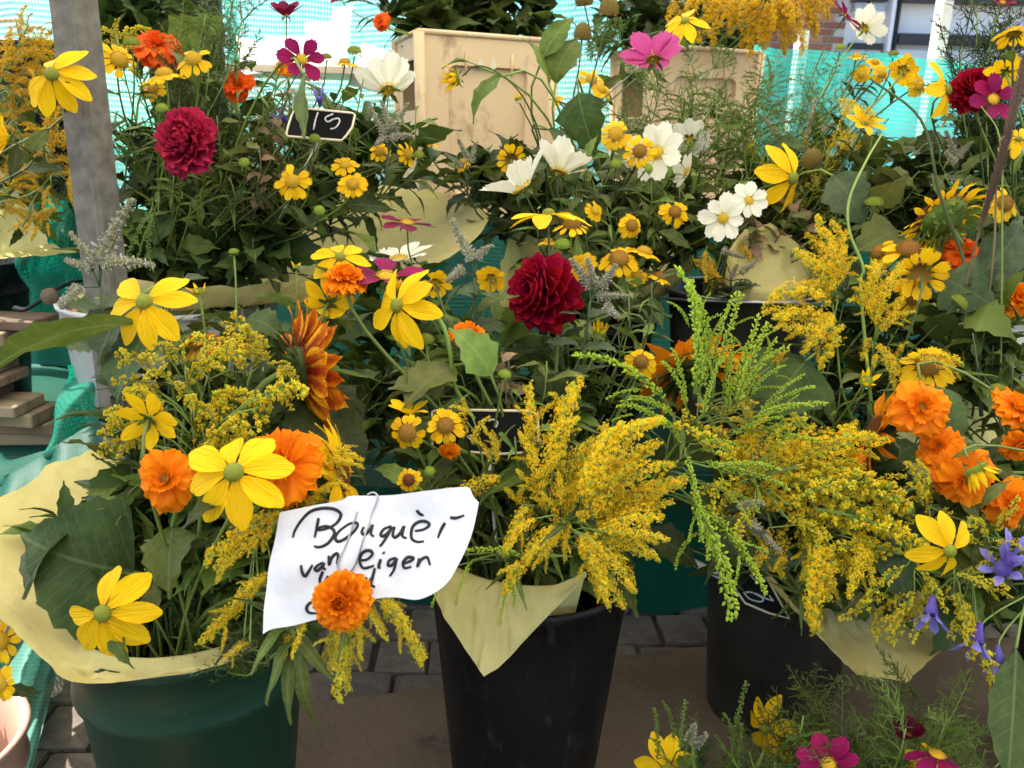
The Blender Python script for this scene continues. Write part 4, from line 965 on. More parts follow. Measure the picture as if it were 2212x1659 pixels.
# ------------------------------------------------------------------ yellow wrapping paper
def wrap(b, outer, label, rin=None, rr=None, zr=0.012, bulge=0.03, closed=True, wr=0.012, steps=14, lin=False):
    """sheet that comes out of the bucket, over its rim (radius rr) and on to the given outer edge points (px,py,d)"""
    c, nr = NECK[b]; pts = [at(*q) for q in outer]; n = len(pts); sub = 10
    loop = pts + ([pts[0]] if closed else [])
    ring = polyline(loop, sub) if not lin else [loop[i].lerp(loop[i + 1], k / sub) for i in range(len(loop) - 1) for k in range(sub)] + [loop[-1]]
    v = []; f = []; S_ = steps + 3
    rim_z = c.z + 0.05
    for i, o in enumerate(ring):
        g = math.atan2(o.y - c.y, o.x - c.x); dirv = Vector((math.cos(g), math.sin(g), 0)); R0 = rr or (nr / 0.8)
        a = Vector((c.x, c.y, rim_z - .10)) + dirv * (rin or R0 * .72); r1 = Vector((c.x, c.y, rim_z + zr)) + dirv * R0 * 0.97
        for k in range(S_ + 1):
            if k <= 3: p = a.lerp(r1, k / 3)
            else:
                t = (k - 3) / steps; p = r1.lerp(o, t) + Vector((0, 0, bulge * math.sin(t * math.pi)))
                w_ = noise.noise((i * .16, t * 2.3, c.x * 5)) * wr + noise.noise((i * .5, t * 5, c.y * 7)) * wr * .4 + (abs(noise.noise((i * .21 + 9, t * 2.6, c.x * 3))) - .2) * wr * 1.3
                vd = noise.voronoi((i * .11, t * 2.2, c.y * 5))[0]; w_ += (min(.35, vd[1] - vd[0]) - .2) * wr * 1.1
                p += (dirv * .7 + Vector((0, 0, .7))) * w_ * min(1, t * 2)
            v.append(p - c)
    m = S_ + 1
    f = [(i * m + k, (i + 1) * m + k, (i + 1) * m + k + 1, i * m + k + 1) for i in range(len(ring) - 1) for k in range(S_)]
    o = ob('wrapping_paper', mesh('wrapping_paper', v, f, 'kraft'), None, c); tag(o, label, 'wrapping paper'); return o
wrap('G', [(640, 1345, 1.10), (500, 1425, .985), (330, 1462, .955), (160, 1474, .965), (70, 1400, .97), (-30, 1305, .99), (-130, 1190, 1.05), (-40, 1110, 1.18), (90, 1020, 1.30), (200, 975, 1.38), (285, 1010, 1.42), (450, 1120, 1.45), (620, 1200, 1.35), (690, 1280, 1.22)],
     'yellow wrapping paper spilling over the green bucket', bulge=-.01)
wrap('K', [(925, 1262, 1.16), (965, 1340, 1.135), (1010, 1410, 1.125), (1048, 1464, 1.12), (1100, 1420, 1.122), (1180, 1335, 1.135), (1268, 1245, 1.16)],
     'yellow paper flap folded to a point over the black bucket', closed=False, bulge=.012, wr=.007, zr=.040, lin=True)
wrap('R', [(1560, 1150, 1.45), (1640, 1215, 1.38), (1690, 1275, 1.33), (1740, 1335, 1.30), (1800, 1410, 1.28), (1855, 1456, 1.27), (1960, 1474, 1.27), (2010, 1428, 1.31), (2075, 1372, 1.42), (2110, 1310, 1.5), (2090, 1200, 1.65), (1950, 1000, 1.80), (1850, 940, 1.85), (1700, 1000, 1.85), (1560, 1060, 1.7)],
     'yellow wrapping paper curling open over the dark metal bucket', bulge=-.03, lin=True)
wrap('W', [(250, 600, 1.60), (420, 625, 1.58), (590, 612, 1.56), (660, 600, 1.56), (760, 600, 1.56), (880, 585, 1.60), (990, 545, 1.68), (1048, 478, 1.76), (985, 432, 1.9), (880, 400, 1.95), (700, 420, 2.0), (400, 440, 2.05), (250, 500, 1.9)],
     'crumpled yellow wrapping paper flaring from the white tub', bulge=-.02, wr=.02)
wrap('C2', [(1075, 660, 1.86), (1082, 560, 1.85), (1100, 495, 1.86), (1180, 520, 1.84), (1300, 560, 1.82), (1410, 590, 1.82), (1492, 578, 1.84), (1488, 520, 1.92), (1440, 470, 2.1), (1250, 440, 2.2), (1110, 450, 2.15)],
     'yellow wrapping paper round the white cosmos behind the dahlia', bulge=-.02, wr=.012, lin=True)
wrap('M2', [(1572, 610, 1.69), (1574, 540, 1.70), (1610, 498, 1.72), (1665, 480, 1.74), (1745, 545, 1.76), (1800, 600, 1.78)],
     'shaded yellow paper standing in the wire rimmed bucket', closed=False, bulge=.0, wr=.010, lin=True)
wrap('LL', [(190, 540, 1.80), (110, 530, 1.76), (90, 470, 1.74), (20, 385, 1.74), (-60, 365, 1.76), (-150, 430, 1.8), (-180, 540, 1.85)], 'yellow paper under the goldenrod behind the steel pole', closed=False, bulge=.0)
wrap('RF', [(1890, 985, 1.42), (1925, 905, 1.46), (2040, 835, 1.52), (2120, 850, 1.54), (2240, 900, 1.55), (2330, 1000, 1.5)], 'yellow wrapping paper behind the big orange marigolds', closed=False, bulge=.0)
# ------------------------------------------------------------------ handwritten paper notice
SN = toward(-0.06, 0.22, 1.0); SP = at(800, 1200, 0.865)
def on_paper(px, py, lift=0.0):
    d = at(px, py, 1) - EYE; t = (SP - EYE).dot(SN) / d.dot(SN); p = EYE + d * t
    b = .009 * noise.noise((px * .007, py * .007, 2)) + .006 * noise.noise((px * .015, py * .012, 7)) - .012 * ((px - 800) / 220) ** 2 + .004 * math.sin(px * .03 + py * .012)
    return p + SN * (b + lift)
def zz(x, y): return ((900 + x * .5424) * .5486, (1850 + y * .5424) * .5486)
top = [(355, 305), (500, 278), (640, 255), (760, 235), (830, 215), (880, 190), (1010, 188), (1210, 185), (1430, 152), (1660, 120), (1735, 120), (1765, 185), (1808, 230)]
bot = [(215, 1200), (290, 1162), (430, 1140), (560, 1105), (700, 1070), (850, 1010), (1000, 950), (1180, 925), (1330, 945), (1400, 935), (1480, 900), (1560, 845), (1610, 790)]
tp = polyline([(*zz(*p), 0) for p in top], 4); bt = polyline([(*zz(*p), 0) for p in bot], 4); v = []; NV = 22
for i in range(NV + 1):
    t = i / NV
    for a, b_ in zip(tp, bt):
        p = a.lerp(b_, t); p.x += 10 * math.sin(t * 3.14) * (1 if a is tp[-1] else .0) - (6 * math.sin(t * 3.14) if a is tp[0] else 0); v.append(on_paper(p.x, p.y) - SP)
n = len(tp); f = [(i * n + j, i * n + j + 1, (i + 1) * n + j + 1, (i + 1) * n + j) for i in range(NV) for j in range(n - 1)]
notice = ob('paper_notice', mesh('paper_notice', v, f, 'white'), None, SP); tag(notice, 'white paper notice with black handwriting clipped over the green bucket', 'notice')
strokes = [
    [(460, 490), (475, 440), (520, 370), (590, 305), (680, 280), (760, 283), (805, 312), (800, 350), (765, 395), (705, 428), (650, 440)], [(655, 350), (640, 420), (622, 490)],
    [(640, 425), (705, 408), (752, 430), (762, 470), (725, 530), (680, 556), (640, 561), (620, 552)],
    [(855, 398), (800, 440), (772, 490), (792, 520), (845, 500), (905, 455), (938, 410), (928, 384), (882, 388), (850, 402)],
    [(988, 415), (975, 455), (1000, 470), (1035, 435), (1052, 402), (1044, 465), (1066, 486)],
    [(1182, 408), (1132, 430), (1110, 470), (1130, 482), (1168, 450), (1186, 412), (1160, 475), (1115, 545), (1102, 552)],
    [(1206, 412), (1195, 470), (1214, 490), (1250, 455), (1270, 408), (1262, 478), (1290, 496)],
    [(1345, 442), (1400, 430), (1442, 400), (1430, 374), (1382, 370), (1336, 400), (1320, 450), (1326, 500), (1360, 521), (1406, 518)], [(1360, 290), (1380, 315), (1406, 328)],
    [(1560, 380), (1530, 430), (1506, 492)], [(1600, 340), (1640, 345), (1702, 325)],
    [(525, 690), (530, 740), (550, 772), (580, 732), (606, 690)], [(690, 672), (650, 690), (624, 716), (640, 732), (680, 700), (694, 676), (686, 715), (706, 722)], [(730, 622), (733, 690), (752, 640), (785, 608), (800, 622), (790, 685)],
    [(968, 656), (1012, 650), (1052, 615), (1040, 588), (1000, 590), (968, 622), (960, 672), (982, 712), (1030, 706), (1062, 694)], [(1110, 648), (1095, 700), (1106, 716)], [(1127, 598), (1136, 608)],
    [(1218, 638), (1172, 655), (1160, 690), (1185, 692), (1215, 660), (1222, 642), (1202, 720), (1170, 772)], [(1270, 680), (1320, 660), (1336, 640), (1300, 634), (1268, 670), (1275, 712), (1322, 704)], [(1375, 640), (1364, 702), (1386, 655), (1430, 634), (1452, 692)],
    [(682, 738), (655, 790), (650, 835)], [(720, 770), (700, 810), (730, 820)], [(940, 758), (962, 800), (958, 830)], [(1010, 782), (970, 815), (975, 845), (1020, 820), (1045, 780)], [(1068, 712), (1050, 785), (1040, 830), (1068, 852)],
    [(610, 952), (560, 975), (540, 1010), (560, 1042), (615, 1046)], [(1015, 896), (1052, 886)]]
mb = MB()
for s in strokes:
    q = polyline([(*zz(*p), 0) for p in s], 5); L = len(q)
    mb.tube([on_paper(p.x, p.y, .0003) - SP for p in q], [.0017 * (.75 + .35 * math.sin(3.14 * min(1, (i + 2) / L))) for i in range(L)], 6)
ob('handwriting', mb.mesh('handwriting', 'ink'), notice)
mb = MB(); q = polyline([(*zz(*p), 0) for p in [(935, 300), (905, 400), (860, 540), (812, 650), (800, 700), (830, 745), (885, 742), (930, 680), (965, 590), (1010, 450), (1050, 310), (1085, 225), (1088, 190), (1055, 166), (1010, 182)]], 5)
mb.tube([on_paper(p.x, p.y, .0022) - SP for p in q], .0010, 6); clip = ob('wire_clip', mb.mesh('wire_clip', 'wire'), notice)
# ------------------------------------------------------------------ chalk price tags
def tagboard(outline, d, nrm, chalk, label, zf, stake=None, b=None, th=.004):
    nv = toward(*nrm); c0 = at(*zf(*[sum(p[i] for p in outline) / len(outline) for i in (0, 1)]), d)
    def on(x, y, l=0):
        px, py = zf(x, y); dv = at(px, py, 1) - EYE; t = (c0 - EYE).dot(nv) / dv.dot(nv); return EYE + dv * t + nv * l - c0
    e = empty('price_tag', c0, label, 'price tag', 'chalk price tags')
    q = [on(*p) for p in outline]; n = len(q); mb = MB(); mb.add(q + [p - nv * th for p in q], [tuple(range(n)), tuple(range(n, 2 * n))[::-1]] + [(i, i + n, (i + 1) % n + n, (i + 1) % n) for i in range(n)])
    ob('slate', mb.mesh('slate', 'slate', False), e)
    mb = MB(); mb.tube(q + [q[0], q[1]], .0021, 6); ob('rim', mb.mesh('rim', 'cream'), e)
    for s in chalk: mb = MB(); p = polyline([(*a, 0) for a in s], 4); mb.tube([on(a.x, a.y, .0004) for a in p], .0016, 5); ob('chalk_stroke', mb.mesh('chalk_stroke', 'chalk'), e)
    if stake: mb = MB(); mb.tube([at(*p) - c0 for p in stake], .0032 if len(stake) < 3 or stake[0][0] < 1200 else .0075, 6, flat=.4); ob('stake', mb.mesh('stake', 'post'), e)
zA = lambda x, y: ((850 + x * .4069) * .5486, y * .4069 * .5486)
tagboard([(770, 1042), (1320, 1095), (1345, 1112), (1320, 1230), (1265, 1310), (1215, 1360), (700, 1320), (682, 1295), (700, 1220), (730, 1130)], 1.45, (0.05, .15, 1),
         [[(988, 1090), (962, 1170), (945, 1258)], [(1135, 1104), (1060, 1142), (1082, 1182), (1140, 1155), (1188, 1150), (1196, 1182), (1160, 1235), (1108, 1252)]], 'black chalk tag reading 15 among the cosmos above the white tub', zA,
         stake=[(690, 300, 1.46), (560, 560, 1.7)])
zB = lambda x, y: ((1344 + x * .6076) * .5486, (1008 + y * .6076) * .5486)
tagboard([(590, 1010), (640, 995), (1230, 1005), (1272, 1030), (1275, 1270), (1000, 1285), (600, 1250), (585, 1200)], 1.155, (0, .12, 1), [[(950, 1070), (985, 1060), (1012, 1080), (1000, 1110)], [(790, 1140), (815, 1170), (848, 1195)], [(830, 1160), (850, 1195)], [(700, 1130), (690, 1220)]],
         'black chalk tag half hidden by goldenrod in the black bucket', zB, stake=[(1055, 980, 1.14), (1068, 1130, 1.18), (1085, 1290, 1.25)])
zC = lambda x, y: ((2688 + x * .6076) * .5486, (2016 + y * .6076) * .5486)
tagboard([(222, 315), (245, 298), (440, 352), (520, 390), (560, 450), (620, 560), (690, 690), (560, 655), (405, 590), (355, 520), (290, 420)], 1.40, (-.25, .25, 1), [[(410, 425), (440, 410), (470, 440), (520, 425), (530, 455)], [(395, 520), (430, 560), (500, 582), (520, 560), (450, 522), (400, 520)], [(470, 525), (540, 560), (585, 575)], [(560, 540), (590, 580)]],
         'tilted black chalk tag hanging at the rim of the metal bucket', zC, stake=[(1420, 1178, 1.62), (1500, 1215, 1.5), (1560, 1245, 1.415)])
# small empty holder wire by the metal bucket
# ================================================================== FLOWERS
F0 = (0, .1, 1)
# ---- yellow coneflowers (green dome, long petals)
RUD = [
    ('G', 312, 652, .985, (-.12, .42, 1), 240, 'yellow coneflower with wide petals beside the long chewed leaf', dict(skip=(2,), spin=.2)),
    ('G', 505, 1020, .83, (.05, .48, 1), 285, 'big yellow coneflower between two orange marigolds above the notice', dict(count=8, spin=.25)),
    ('G', 222, 1325, .88, (.0, .12, 1), 250, 'yellow coneflower hanging over the wrapping paper of the green bucket', dict(count=8, spin=.1, skip=(3,), nod=.05)),
    ('G', 322, 905, .93, (.05, .45, -.85), 150, 'small yellow coneflower seen from behind on the pale goldenrod', dict(count=7, tilt=-6)),
    ('K', 858, 660, 1.10, (-.62, .05, .75), 215, 'yellow coneflower nodding on a long arched stem beside the orange marigold', dict(count=8, tilt=-10, via=[(1085, 1010, 1.2), (1040, 930, 1.17), (985, 840, 1.13), (972, 760, 1.10), (955, 700, 1.09), (915, 665, 1.095)], leaves=0, sr=.0027)),
    ('G', 735, 555, 1.16, (.1, .5, .8), 150, 'yellow coneflower half behind the orange marigold head', dict(count=7)),
    ('G', 712, 655, 1.18, (-.1, -.3, -.9), 150, 'yellow coneflower showing its green back under the orange head', dict(count=7, tilt=-25)),
    ('K', 1185, 462, 1.34, (-.05, 1, .22), 190, 'yellow coneflower seen edge-on above the crimson dahlia', dict(count=7, tilt=-4)),
    ('C2', 1712, 385, 1.62, (.55, -.15, .7), 185, 'yellow coneflower with twisted drooping petals over the dark bucket', dict(count=7, tilt=-22)),
    ('RF', 2052, 1190, 1.06, (.15, -.10, .95), 190, 'yellow coneflower hanging beside the violet bells', dict(count=7, tilt=-16, skip=(1,))),
    ('LL', 112, 160, 1.20, (-.05, .15, 1), 205, 'yellow coneflower with drooping petals across the steel pole', dict(count=8, tilt=-30)),
    ('W', 165, 440, 1.55, (-.5, -.2, .7), 140, 'yellow coneflower peeping out behind the steel pole', dict(count=7, tilt=-20)),
    ('R2', 2045, 195, 1.60, (.75, .1, .55), 165, 'yellow coneflower turned sideways beside the crimson rose', dict(count=7, tilt=-8)),
    ('X2', 1480, 45, 1.75, (-.3, .5, .75), 125, 'yellow coneflower seen sideways above the pink cosmos', dict(count=7, tilt=-14)),
    ('K', 885, 893, 1.08, (0, .95, .3), 110, 'half open yellow coneflower pointing up above the helenium', dict(count=6, tilt=40)),
    ('N', 1652, 1575, 1.30, (-.75, .15, .55), 160, 'yellow coneflower in front of the tarnished metal bucket', dict(count=7, tilt=-10)),
    ('N', 1440, 1665, 1.18, (-.1, .3, .9), 165, 'yellow coneflower cut by the picture foot under the goldenrod', dict(count=8)),
    ('N', 2015, 1668, 1.12, (.0, .5, .8), 130, 'yellow coneflower under the drooping purple cosmos', dict(count=8)),
    ('M2', 1868, 268, 1.72, (.1, .6, .7), 100, 'small yellow coneflower half open among the meadow stems', dict(count=7, tilt=25)),
    ('R2', 2172, 155, 1.55, (.2, .5, -.7), 100, 'yellow coneflower turned away beside the grass plume', dict(count=7, tilt=-10)),
    ('R2', 2200, 300, 1.5, (-.2, .3, .8), 90, 'yellow coneflower at the grass plume foot', dict(count=7)),
    ('LL', 18, 300, 1.35, (-.85, .1, .4), 120, 'yellow coneflower closing towards the picture edge under the pole flower', dict(count=9, tilt=38)),
]
for b, x, y, d, n, D, lab, kw in RUD: flower('RU', x, y, d, n, D, b, lab, 'coneflower', 'coneflower', 'yellow coneflowers', **kw)
# ---- heleniums
HEL = [
    ('W', 'HE', 418, 128, 1.50, (-.05, .45, .9), 92, 'golden helenium lit above the crimson double dahlia beside the dark bucket'),
    ('W', 'HE', 355, 160, 1.48, (-.1, .9, .5), 95, 'golden helenium seen from its side below another golden helenium'),
    ('W', 'HE', 632, 392, 1.45, (.0, .1, 1), 84, 'golden helenium alone below the chalk tag reading 15'),
    ('W', 'HE', 745, 357, 1.47, (.1, .6, .8), 62, 'small golden helenium just above its larger twin'),
    ('W', 'HE', 762, 398, 1.45, (.15, .3, .95), 74, 'golden helenium touching the smaller one above it'),
    ('W', 'HE', 820, 328, 1.55, (.0, .3, .9), 52, 'small golden helenium below the grey mint spikes'),
    ('W', 'HE', 880, 333, 1.55, (.8, .1, .5), 62, 'golden helenium turned edge-on beside the crate foot'),
    ('W', 'HE', 745, 135, 1.62, (.1, .9, .4), 66, 'golden helenium with drooping petals under the green seed heads'),
    ('W', 'HE', 258, 130, 1.60, (.6, .3, .7), 95, 'golden helenium just behind the steel pole'),
    ('W', 'HE', 330, 190, 1.52, (.1, .2, .9), 60, 'golden helenium half covered by green buds'),
    ('C2', 'HE', 1330, 290, 1.60, (-.05, .2, 1), 80, 'yellow helenium overlapping another in front of the white cosmos'),
    ('C2', 'HB', 1382, 327, 1.58, (-.15, .0, 1), 82, 'yellow helenium covering part of the white cosmos'),
    ('C2', 'HE', 1285, 455, 1.58, (.5, .2, .8), 56, 'small yellow helenium above the domed one'),
    ('C2', 'HB', 1365, 487, 1.55, (.25, .1, .9), 66, 'yellow helenium with brown centre facing out of the dark foliage'),
    ('C2', 'HB', 1458, 458, 1.56, (.0, .15, 1), 70, 'yellow helenium with round brown centre left alone in dark leaves'),
    ('C2', 'HB', 1235, 487, 1.50, (.05, .95, .5), 88, 'yellow helenium with high brown dome seen from its side'),
    ('C2', 'HB', 1337, 560, 1.48, (-.1, .55, .85), 96, 'large yellow helenium above the pale mint spikes'),
    ('C2', 'HE', 1392, 545, 1.50, (.3, .9, .3), 82, 'yellow helenium tilted upward beside the large one'),
    ('C2', 'HB', 1425, 598, 1.50, (.4, .9, .3), 58, 'yellow helenium with bare brown dome over the dark bucket'),
    ('C2', 'HE', 1255, 575, 1.55, (-.2, .3, .9), 74, 'yellow helenium squeezed between dahlia and mint'),
    ('C2', 'HE', 1185, 522, 1.52, (.0, .95, .3), 52, 'unripe helenium dome above the dahlia'),
    ('C2', 'HE', 1375, 595, 1.52, (-.1, .6, .8), 54, 'small yellow helenium behind the mint tips'),
    ('C2', 'HB', 1105, 345, 1.75, (.1, .3, -.9), 76, 'yellow helenium seen from behind at the crate foot'),
    ('C2', 'HE', 1000, 350, 1.78, (-.4, .5, .6), 52, 'yellow helenium half hidden in front of the crate panel'),
    ('C2', 'HE', 930, 310, 1.8, (.1, .9, .3), 46, 'yellow helenium low against the cream crate'),
    ('K', 'HE', 940, 612, 1.35, (-.2, .4, -.8), 76, 'golden helenium seen from behind below the yellow paper'),
    ('K', 'HE', 1062, 600, 1.36, (.2, .5, -.8), 72, 'golden helenium seen from behind beside the mint leaves'),
    ('K', 'HB', 962, 920, 1.05, (.05, .35, .95), 96, 'helenium with dark brown button centre beside the chalk tag'),
    ('K', 'HB', 880, 935, 1.04, (-.1, -.1, .95), 92, 'helenium hanging under the half open coneflower'),
    ('K', 'HR', 883, 1037, 1.00, (-.1, .1, 1), 60, 'tiny helenium with a rust ringed centre above the notice corner'),
    ('K', 'HB', 1385, 782, 1.28, (-.1, .25, .95), 82, 'helenium with brown centre beside the amber sunflower'),
    ('R', 'HB', 1962, 540, 1.45, (-.1, .75, .65), 130, 'large yellow helenium under the green sunflower back'),
    ('R', 'HB', 1988, 592, 1.42, (.2, .3, -.85), 130, 'large yellow helenium seen from behind below its twin'),
    ('R', 'HB', 2003, 790, 1.32, (-.2, .45, .85), 130, 'pale yellow helenium behind the marigold and goldenrod'),
    ('R', 'HB', 1975, 640, 1.44, (.3, -.4, .8), 95, 'yellow helenium facing down behind the goldenrod'),
    ('R', 'HB', 1898, 545, 1.5, (-.8, .3, .4), 80, 'yellow helenium edge-on beside the large one'),
    ('R2', 'HB', 2170, 440, 1.55, (.2, .2, .9), 90, 'yellow helenium crossed by a pale green stem'),
    ('M2', 'HE', 1950, 152, 1.80, (.3, .3, -.85), 72, 'yellow helenium seen from behind against the turquoise netting'),
    ('M2', 'HE', 1985, 185, 1.80, (.3, -.2, .85), 62, 'yellow helenium below the one seen from behind'),
    ('M2', 'HE', 1850, 122, 1.85, (-.1, .8, .4), 48, 'yellow helenium in the loose row against the netting, beside green buds'),
    ('M2', 'HE', 1890, 135, 1.86, (.1, .5, .7), 44, 'yellow helenium at the middle of the loose row against the netting'),
    ('M2', 'HE', 1905, 160, 1.84, (.1, -.2, .9), 46, 'yellow helenium lowest of the loose row against the netting'),
    ('M2', 'HE', 1862, 160, 1.85, (-.4, -.2, .8), 44, 'yellow helenium under the row by the purple grass heads'),
    ('R2', 'HE', 2190, 72, 1.5, (.1, .9, -.1), 90, 'yellow helenium with upturned face in front of the feathery foliage'),
    ('X2', 'HE', 1278, 172, 1.95, (.2, .4, .8), 70, 'yellow helenium in front of the turquoise gap'),
    ('X2', 'HE', 1300, 195, 1.95, (.3, .5, .7), 56, 'smaller yellow helenium below the one in the gap'),
    ('X2', 'HE', 1200, 215, 1.96, (-.6, .4, .6), 36, 'tiny yellow helenium bud at the crate corner'),
    ('C2', 'HE', 1595, 440, 1.6, (.4, .2, .8), 48, 'yellow helenium behind the white cosmos pair'),
    ('G', 'HB', 435, 745, 1.12, (-.3, .75, .5), 105, 'amber helenium behind the pale goldenrod'),
    ('LL', 'HE', 5, 1385, 1.15, (-.3, .2, .9), 110, 'golden helenium at the picture edge above the lit netting'),
    ('LL', 'HE', 2, 1478, 1.12, (-.3, .2, .9), 80, 'golden helenium at the picture edge above the pinkish tub'),
]
for b, kd, x, y, d, n, D, lab in HEL:
    if b == 'LL' and y > 1000: b = 'CL'; d -= .12
    flower(kd, x, y, d, n, D, b, lab, 'helenium', 'helenium', 'yellow heleniums', lk=('lance',), leaves=3)
# ---- cosmos
COS = [
    ('W', 'CW', 838, 195, 1.55, (-.25, .75, -.35), 165, 'white cosmos seen from its side in front of the cream crate corner', dict(count=8, skip=(0, 1), tilt=48)),
    ('C2', 'CW', 1418, 330, 1.62, (-.45, .1, .85), 140, 'white cosmos behind two yellow heleniums', dict(count=8)),
    ('C2', 'CW', 1208, 372, 1.55, (.25, .8, -.1), 165, 'white cosmos cupped upward on a pale stem', dict(count=8, tilt=48)),
    ('C2', 'CW', 1128, 408, 1.52, (-.5, .75, .1), 200, 'white cosmos opening sideways above the edge-on coneflower', dict(count=6, tilt=42)),
    ('C2', 'CW', 1618, 433, 1.50, (.15, .15, 1), 86, 'white cosmos with a yellow eye facing the viewer', dict(count=8, tilt=8)),
    ('C2', 'CW', 1562, 472, 1.50, (-.55, .0, .85), 108, 'white cosmos turned aside beside the one with the yellow eye', dict(count=8)),
    ('C2', 'CW', 1490, 300, 1.78, (.2, .5, -.8), 95, 'white cosmos in the shade behind the helenium pair', dict()),
    ('C2', 'CW', 1485, 372, 1.66, (-.8, .2, .3), 85, 'white cosmos seen edge-on beside a long leaf', dict(count=7, tilt=30)),
    ('W', 'CW', 862, 560, 1.45, (-.1, .85, .4), 160, 'shaded white cosmos on the yellow wrapping paper', dict(count=7, tilt=20)),
    ('M2', 'CW', 1868, 60, 1.95, (.7, .5, -.4), 95, 'cream cosmos seen from behind at the netting top', dict(count=7, tilt=30)),
    ('W', 'CM', 652, 128, 1.46, (.35, .05, .9), 108, 'magenta cosmos with a yellow eye above the chalk tag', dict(count=6, tilt=18)),
    ('W', 'CC', 618, 32, 1.50, (.0, .75, .5), 88, 'dark red cosmos cupped upward on a thin stem', dict(count=7, tilt=42)),
    ('K', 'CC', 880, 482, 1.30, (.15, .9, .35), 125, 'dark red cosmos spread flat over the yellow paper', dict(count=7, tilt=8)),
    ('K', 'CM', 835, 598, 1.18, (.1, .85, .4), 190, 'magenta cosmos with one long petal behind the nodding coneflower', dict(count=5, tilt=15)),
    ('X2', 'CP', 1412, 128, 1.66, (-.05, .92, -.28), 152, 'pink cosmos seen from below in front of the half hidden crate', dict(count=8, tilt=24)),
    ('M2', 'CM', 1826, 35, 1.90, (.6, .5, .4), 95, 'magenta cosmos edge-on against the white shop', dict(count=7)),
    ('R2', 'CM', 2145, 215, 1.52, (.05, .1, 1), 108, 'magenta cosmos facing out below the crimson rose', dict(count=6)),
    ('X2', 'CP', 1655, -4, 2.1, (.1, .8, .4), 85, 'pink cosmos cut by the picture top above the ochre goldenrod', dict(count=7)),
    ('N', 'CM', 1790, 1652, 1.10, (-.3, .75, .45), 140, 'magenta cosmos at the foot between coneflower and burgundy cup', dict(count=7, tilt=22)),
    ('N', 'CM', 2025, 1632, 1.08, (.1, .9, .1), 140, 'purple cosmos with drooping petals beside the large veined leaf', dict(count=6, tilt=-22)),
    ('N', 'CB', 1960, 1590, 1.12, (-.05, .85, .4), 90, 'burgundy cosmos cup in the feathery foliage', dict(count=9, tilt=52)),
    ('N', 'CB', 2225, 1585, 1.22, (-.3, .3, .8), 95, 'burgundy cosmos behind the large veined leaf', dict(count=9, tilt=20)),
    ('X1', 'CC', 735, -2, 2.3, (-.4, .5, .6), 50, 'dark red cosmos at the foliage edge of the front crate', dict(count=7)),
    ('R2', 'CC', 2165, 5, 1.7, (.0, .5, .8), 60, 'dark red cosmos at the top of the feathery foliage', dict(count=7)),
]
for b, kd, x, y, d, n, D, lab, kw in COS: flower(kd, x, y, d, n, D, b, lab, 'cosmos', 'cosmos', 'cosmos flowers', leaves=0, sr=.0014, **kw)
# ---- many-petalled heads
double('dah', 1160, 630, 1.24, (-.70, .05, .70), 190, 'K', 'deep crimson dahlia at the middle of the picture', 'dahlia', 'dahlia', 'dahlias')
double('ruf', 400, 303, 1.42, (-.30, .15, .95), 158, 'W', 'ruffled rose-red dahlia beside the steel pole', 'dahlia', 'dahlia', 'dahlias')
double('dah', 2108, 185, 1.62, (-.3, .4, .85), 115, 'R2', 'crimson rose-like dahlia behind the magenta cosmos', 'dahlia', 'dahlia', 'dahlias')
ZIN = [
    ('G', 'zin', 358, 1035, .90, (-.05, .25, .95), 172, 'orange marigold with a dark eye beside the big coneflower'),
    ('G', 'zin', 612, 1010, .91, (-.15, .3, .9), 215, 'largest orange marigold with loose petals above the notice'),
    ('G', 'mar', 738, 1300, .80, (-.02, .12, 1), 142, 'bright orange marigold resting on the notice'),
    ('K', 'mar', 745, 605, 1.14, (.0, .9, .45), 108, 'orange marigold seen from its side between yellow coneflowers'),
    ('K', 'mar', 1012, 722, 1.15, (.1, .85, .5), 92, 'orange marigold above the single bright green leaf'),
    ('K', 'zin', 972, 978, 1.07, (.1, -.6, .6), 62, 'small wilted orange marigold under the brown eyed helenium'),
    ('R', 'zin', 1990, 880, 1.18, (-.08, .3, .95), 158, 'orange marigold with a dark eye and spiky green neighbour'),
    ('RF', 'zin', 2088, 1035, 1.16, (-.1, -.25, .95), 180, 'big orange marigold hanging under a yellow bud'),
    ('RF', 'zin', 2030, 965, 1.20, (-.5, .4, .6), 120, 'orange marigold tucked behind the hanging one'),
    ('RF', 'zin', 2185, 1090, 1.18, (-.2, .4, .9), 135, 'orange marigold above the violet bells'),
    ('RF', 'zin', 2195, 880, 1.22, (.2, .6, .7), 125, 'orange marigold at the picture edge under green buds'),
    ('RF', 'zin', 2200, 960, 1.2, (.0, -.5, .7), 90, 'drooping orange marigold on the yellow paper'),
    ('R2', 'mar', 2195, 645, 1.45, (.0, .3, .9), 96, 'orange marigold beside the grey green heart leaf'),
    ('R2', 'zin', 2085, 545, 1.52, (-.1, .5, .85), 118, 'red orange marigold at the plume foot'),
    ('R2', 'zin', 2150, 560, 1.55, (.3, .3, .8), 90, 'red orange marigold beside the bright gap'),
    ('W', 'zin', 340, 95, 1.65, (.1, .6, .8), 120, 'red orange marigold between the pole and the black bucket'),
    ('W', 'zin', 375, 120, 1.68, (.4, .3, .8), 80, 'red orange marigold behind the golden helenium'),
    ('W', 'zin', 515, 185, 1.62, (-.1, .3, .9), 90, 'red orange marigold half covered by fine green threads'),
    ('W', 'zin', 612, 140, 1.66, (-.3, .5, .6), 62, 'yellow orange marigold behind the magenta cosmos'),
    ('X1', 'zin', 822, 45, 2.25, (-.3, .2, .8), 50, 'small red orange bloom hanging at the crate corner'),
]
for b, kd, x, y, d, n, D, lab in ZIN: double(kd, x, y, d, n, D, b, lab, 'marigold', 'marigold', 'orange marigolds', mat='orgred' if 'red orange' in lab else None)
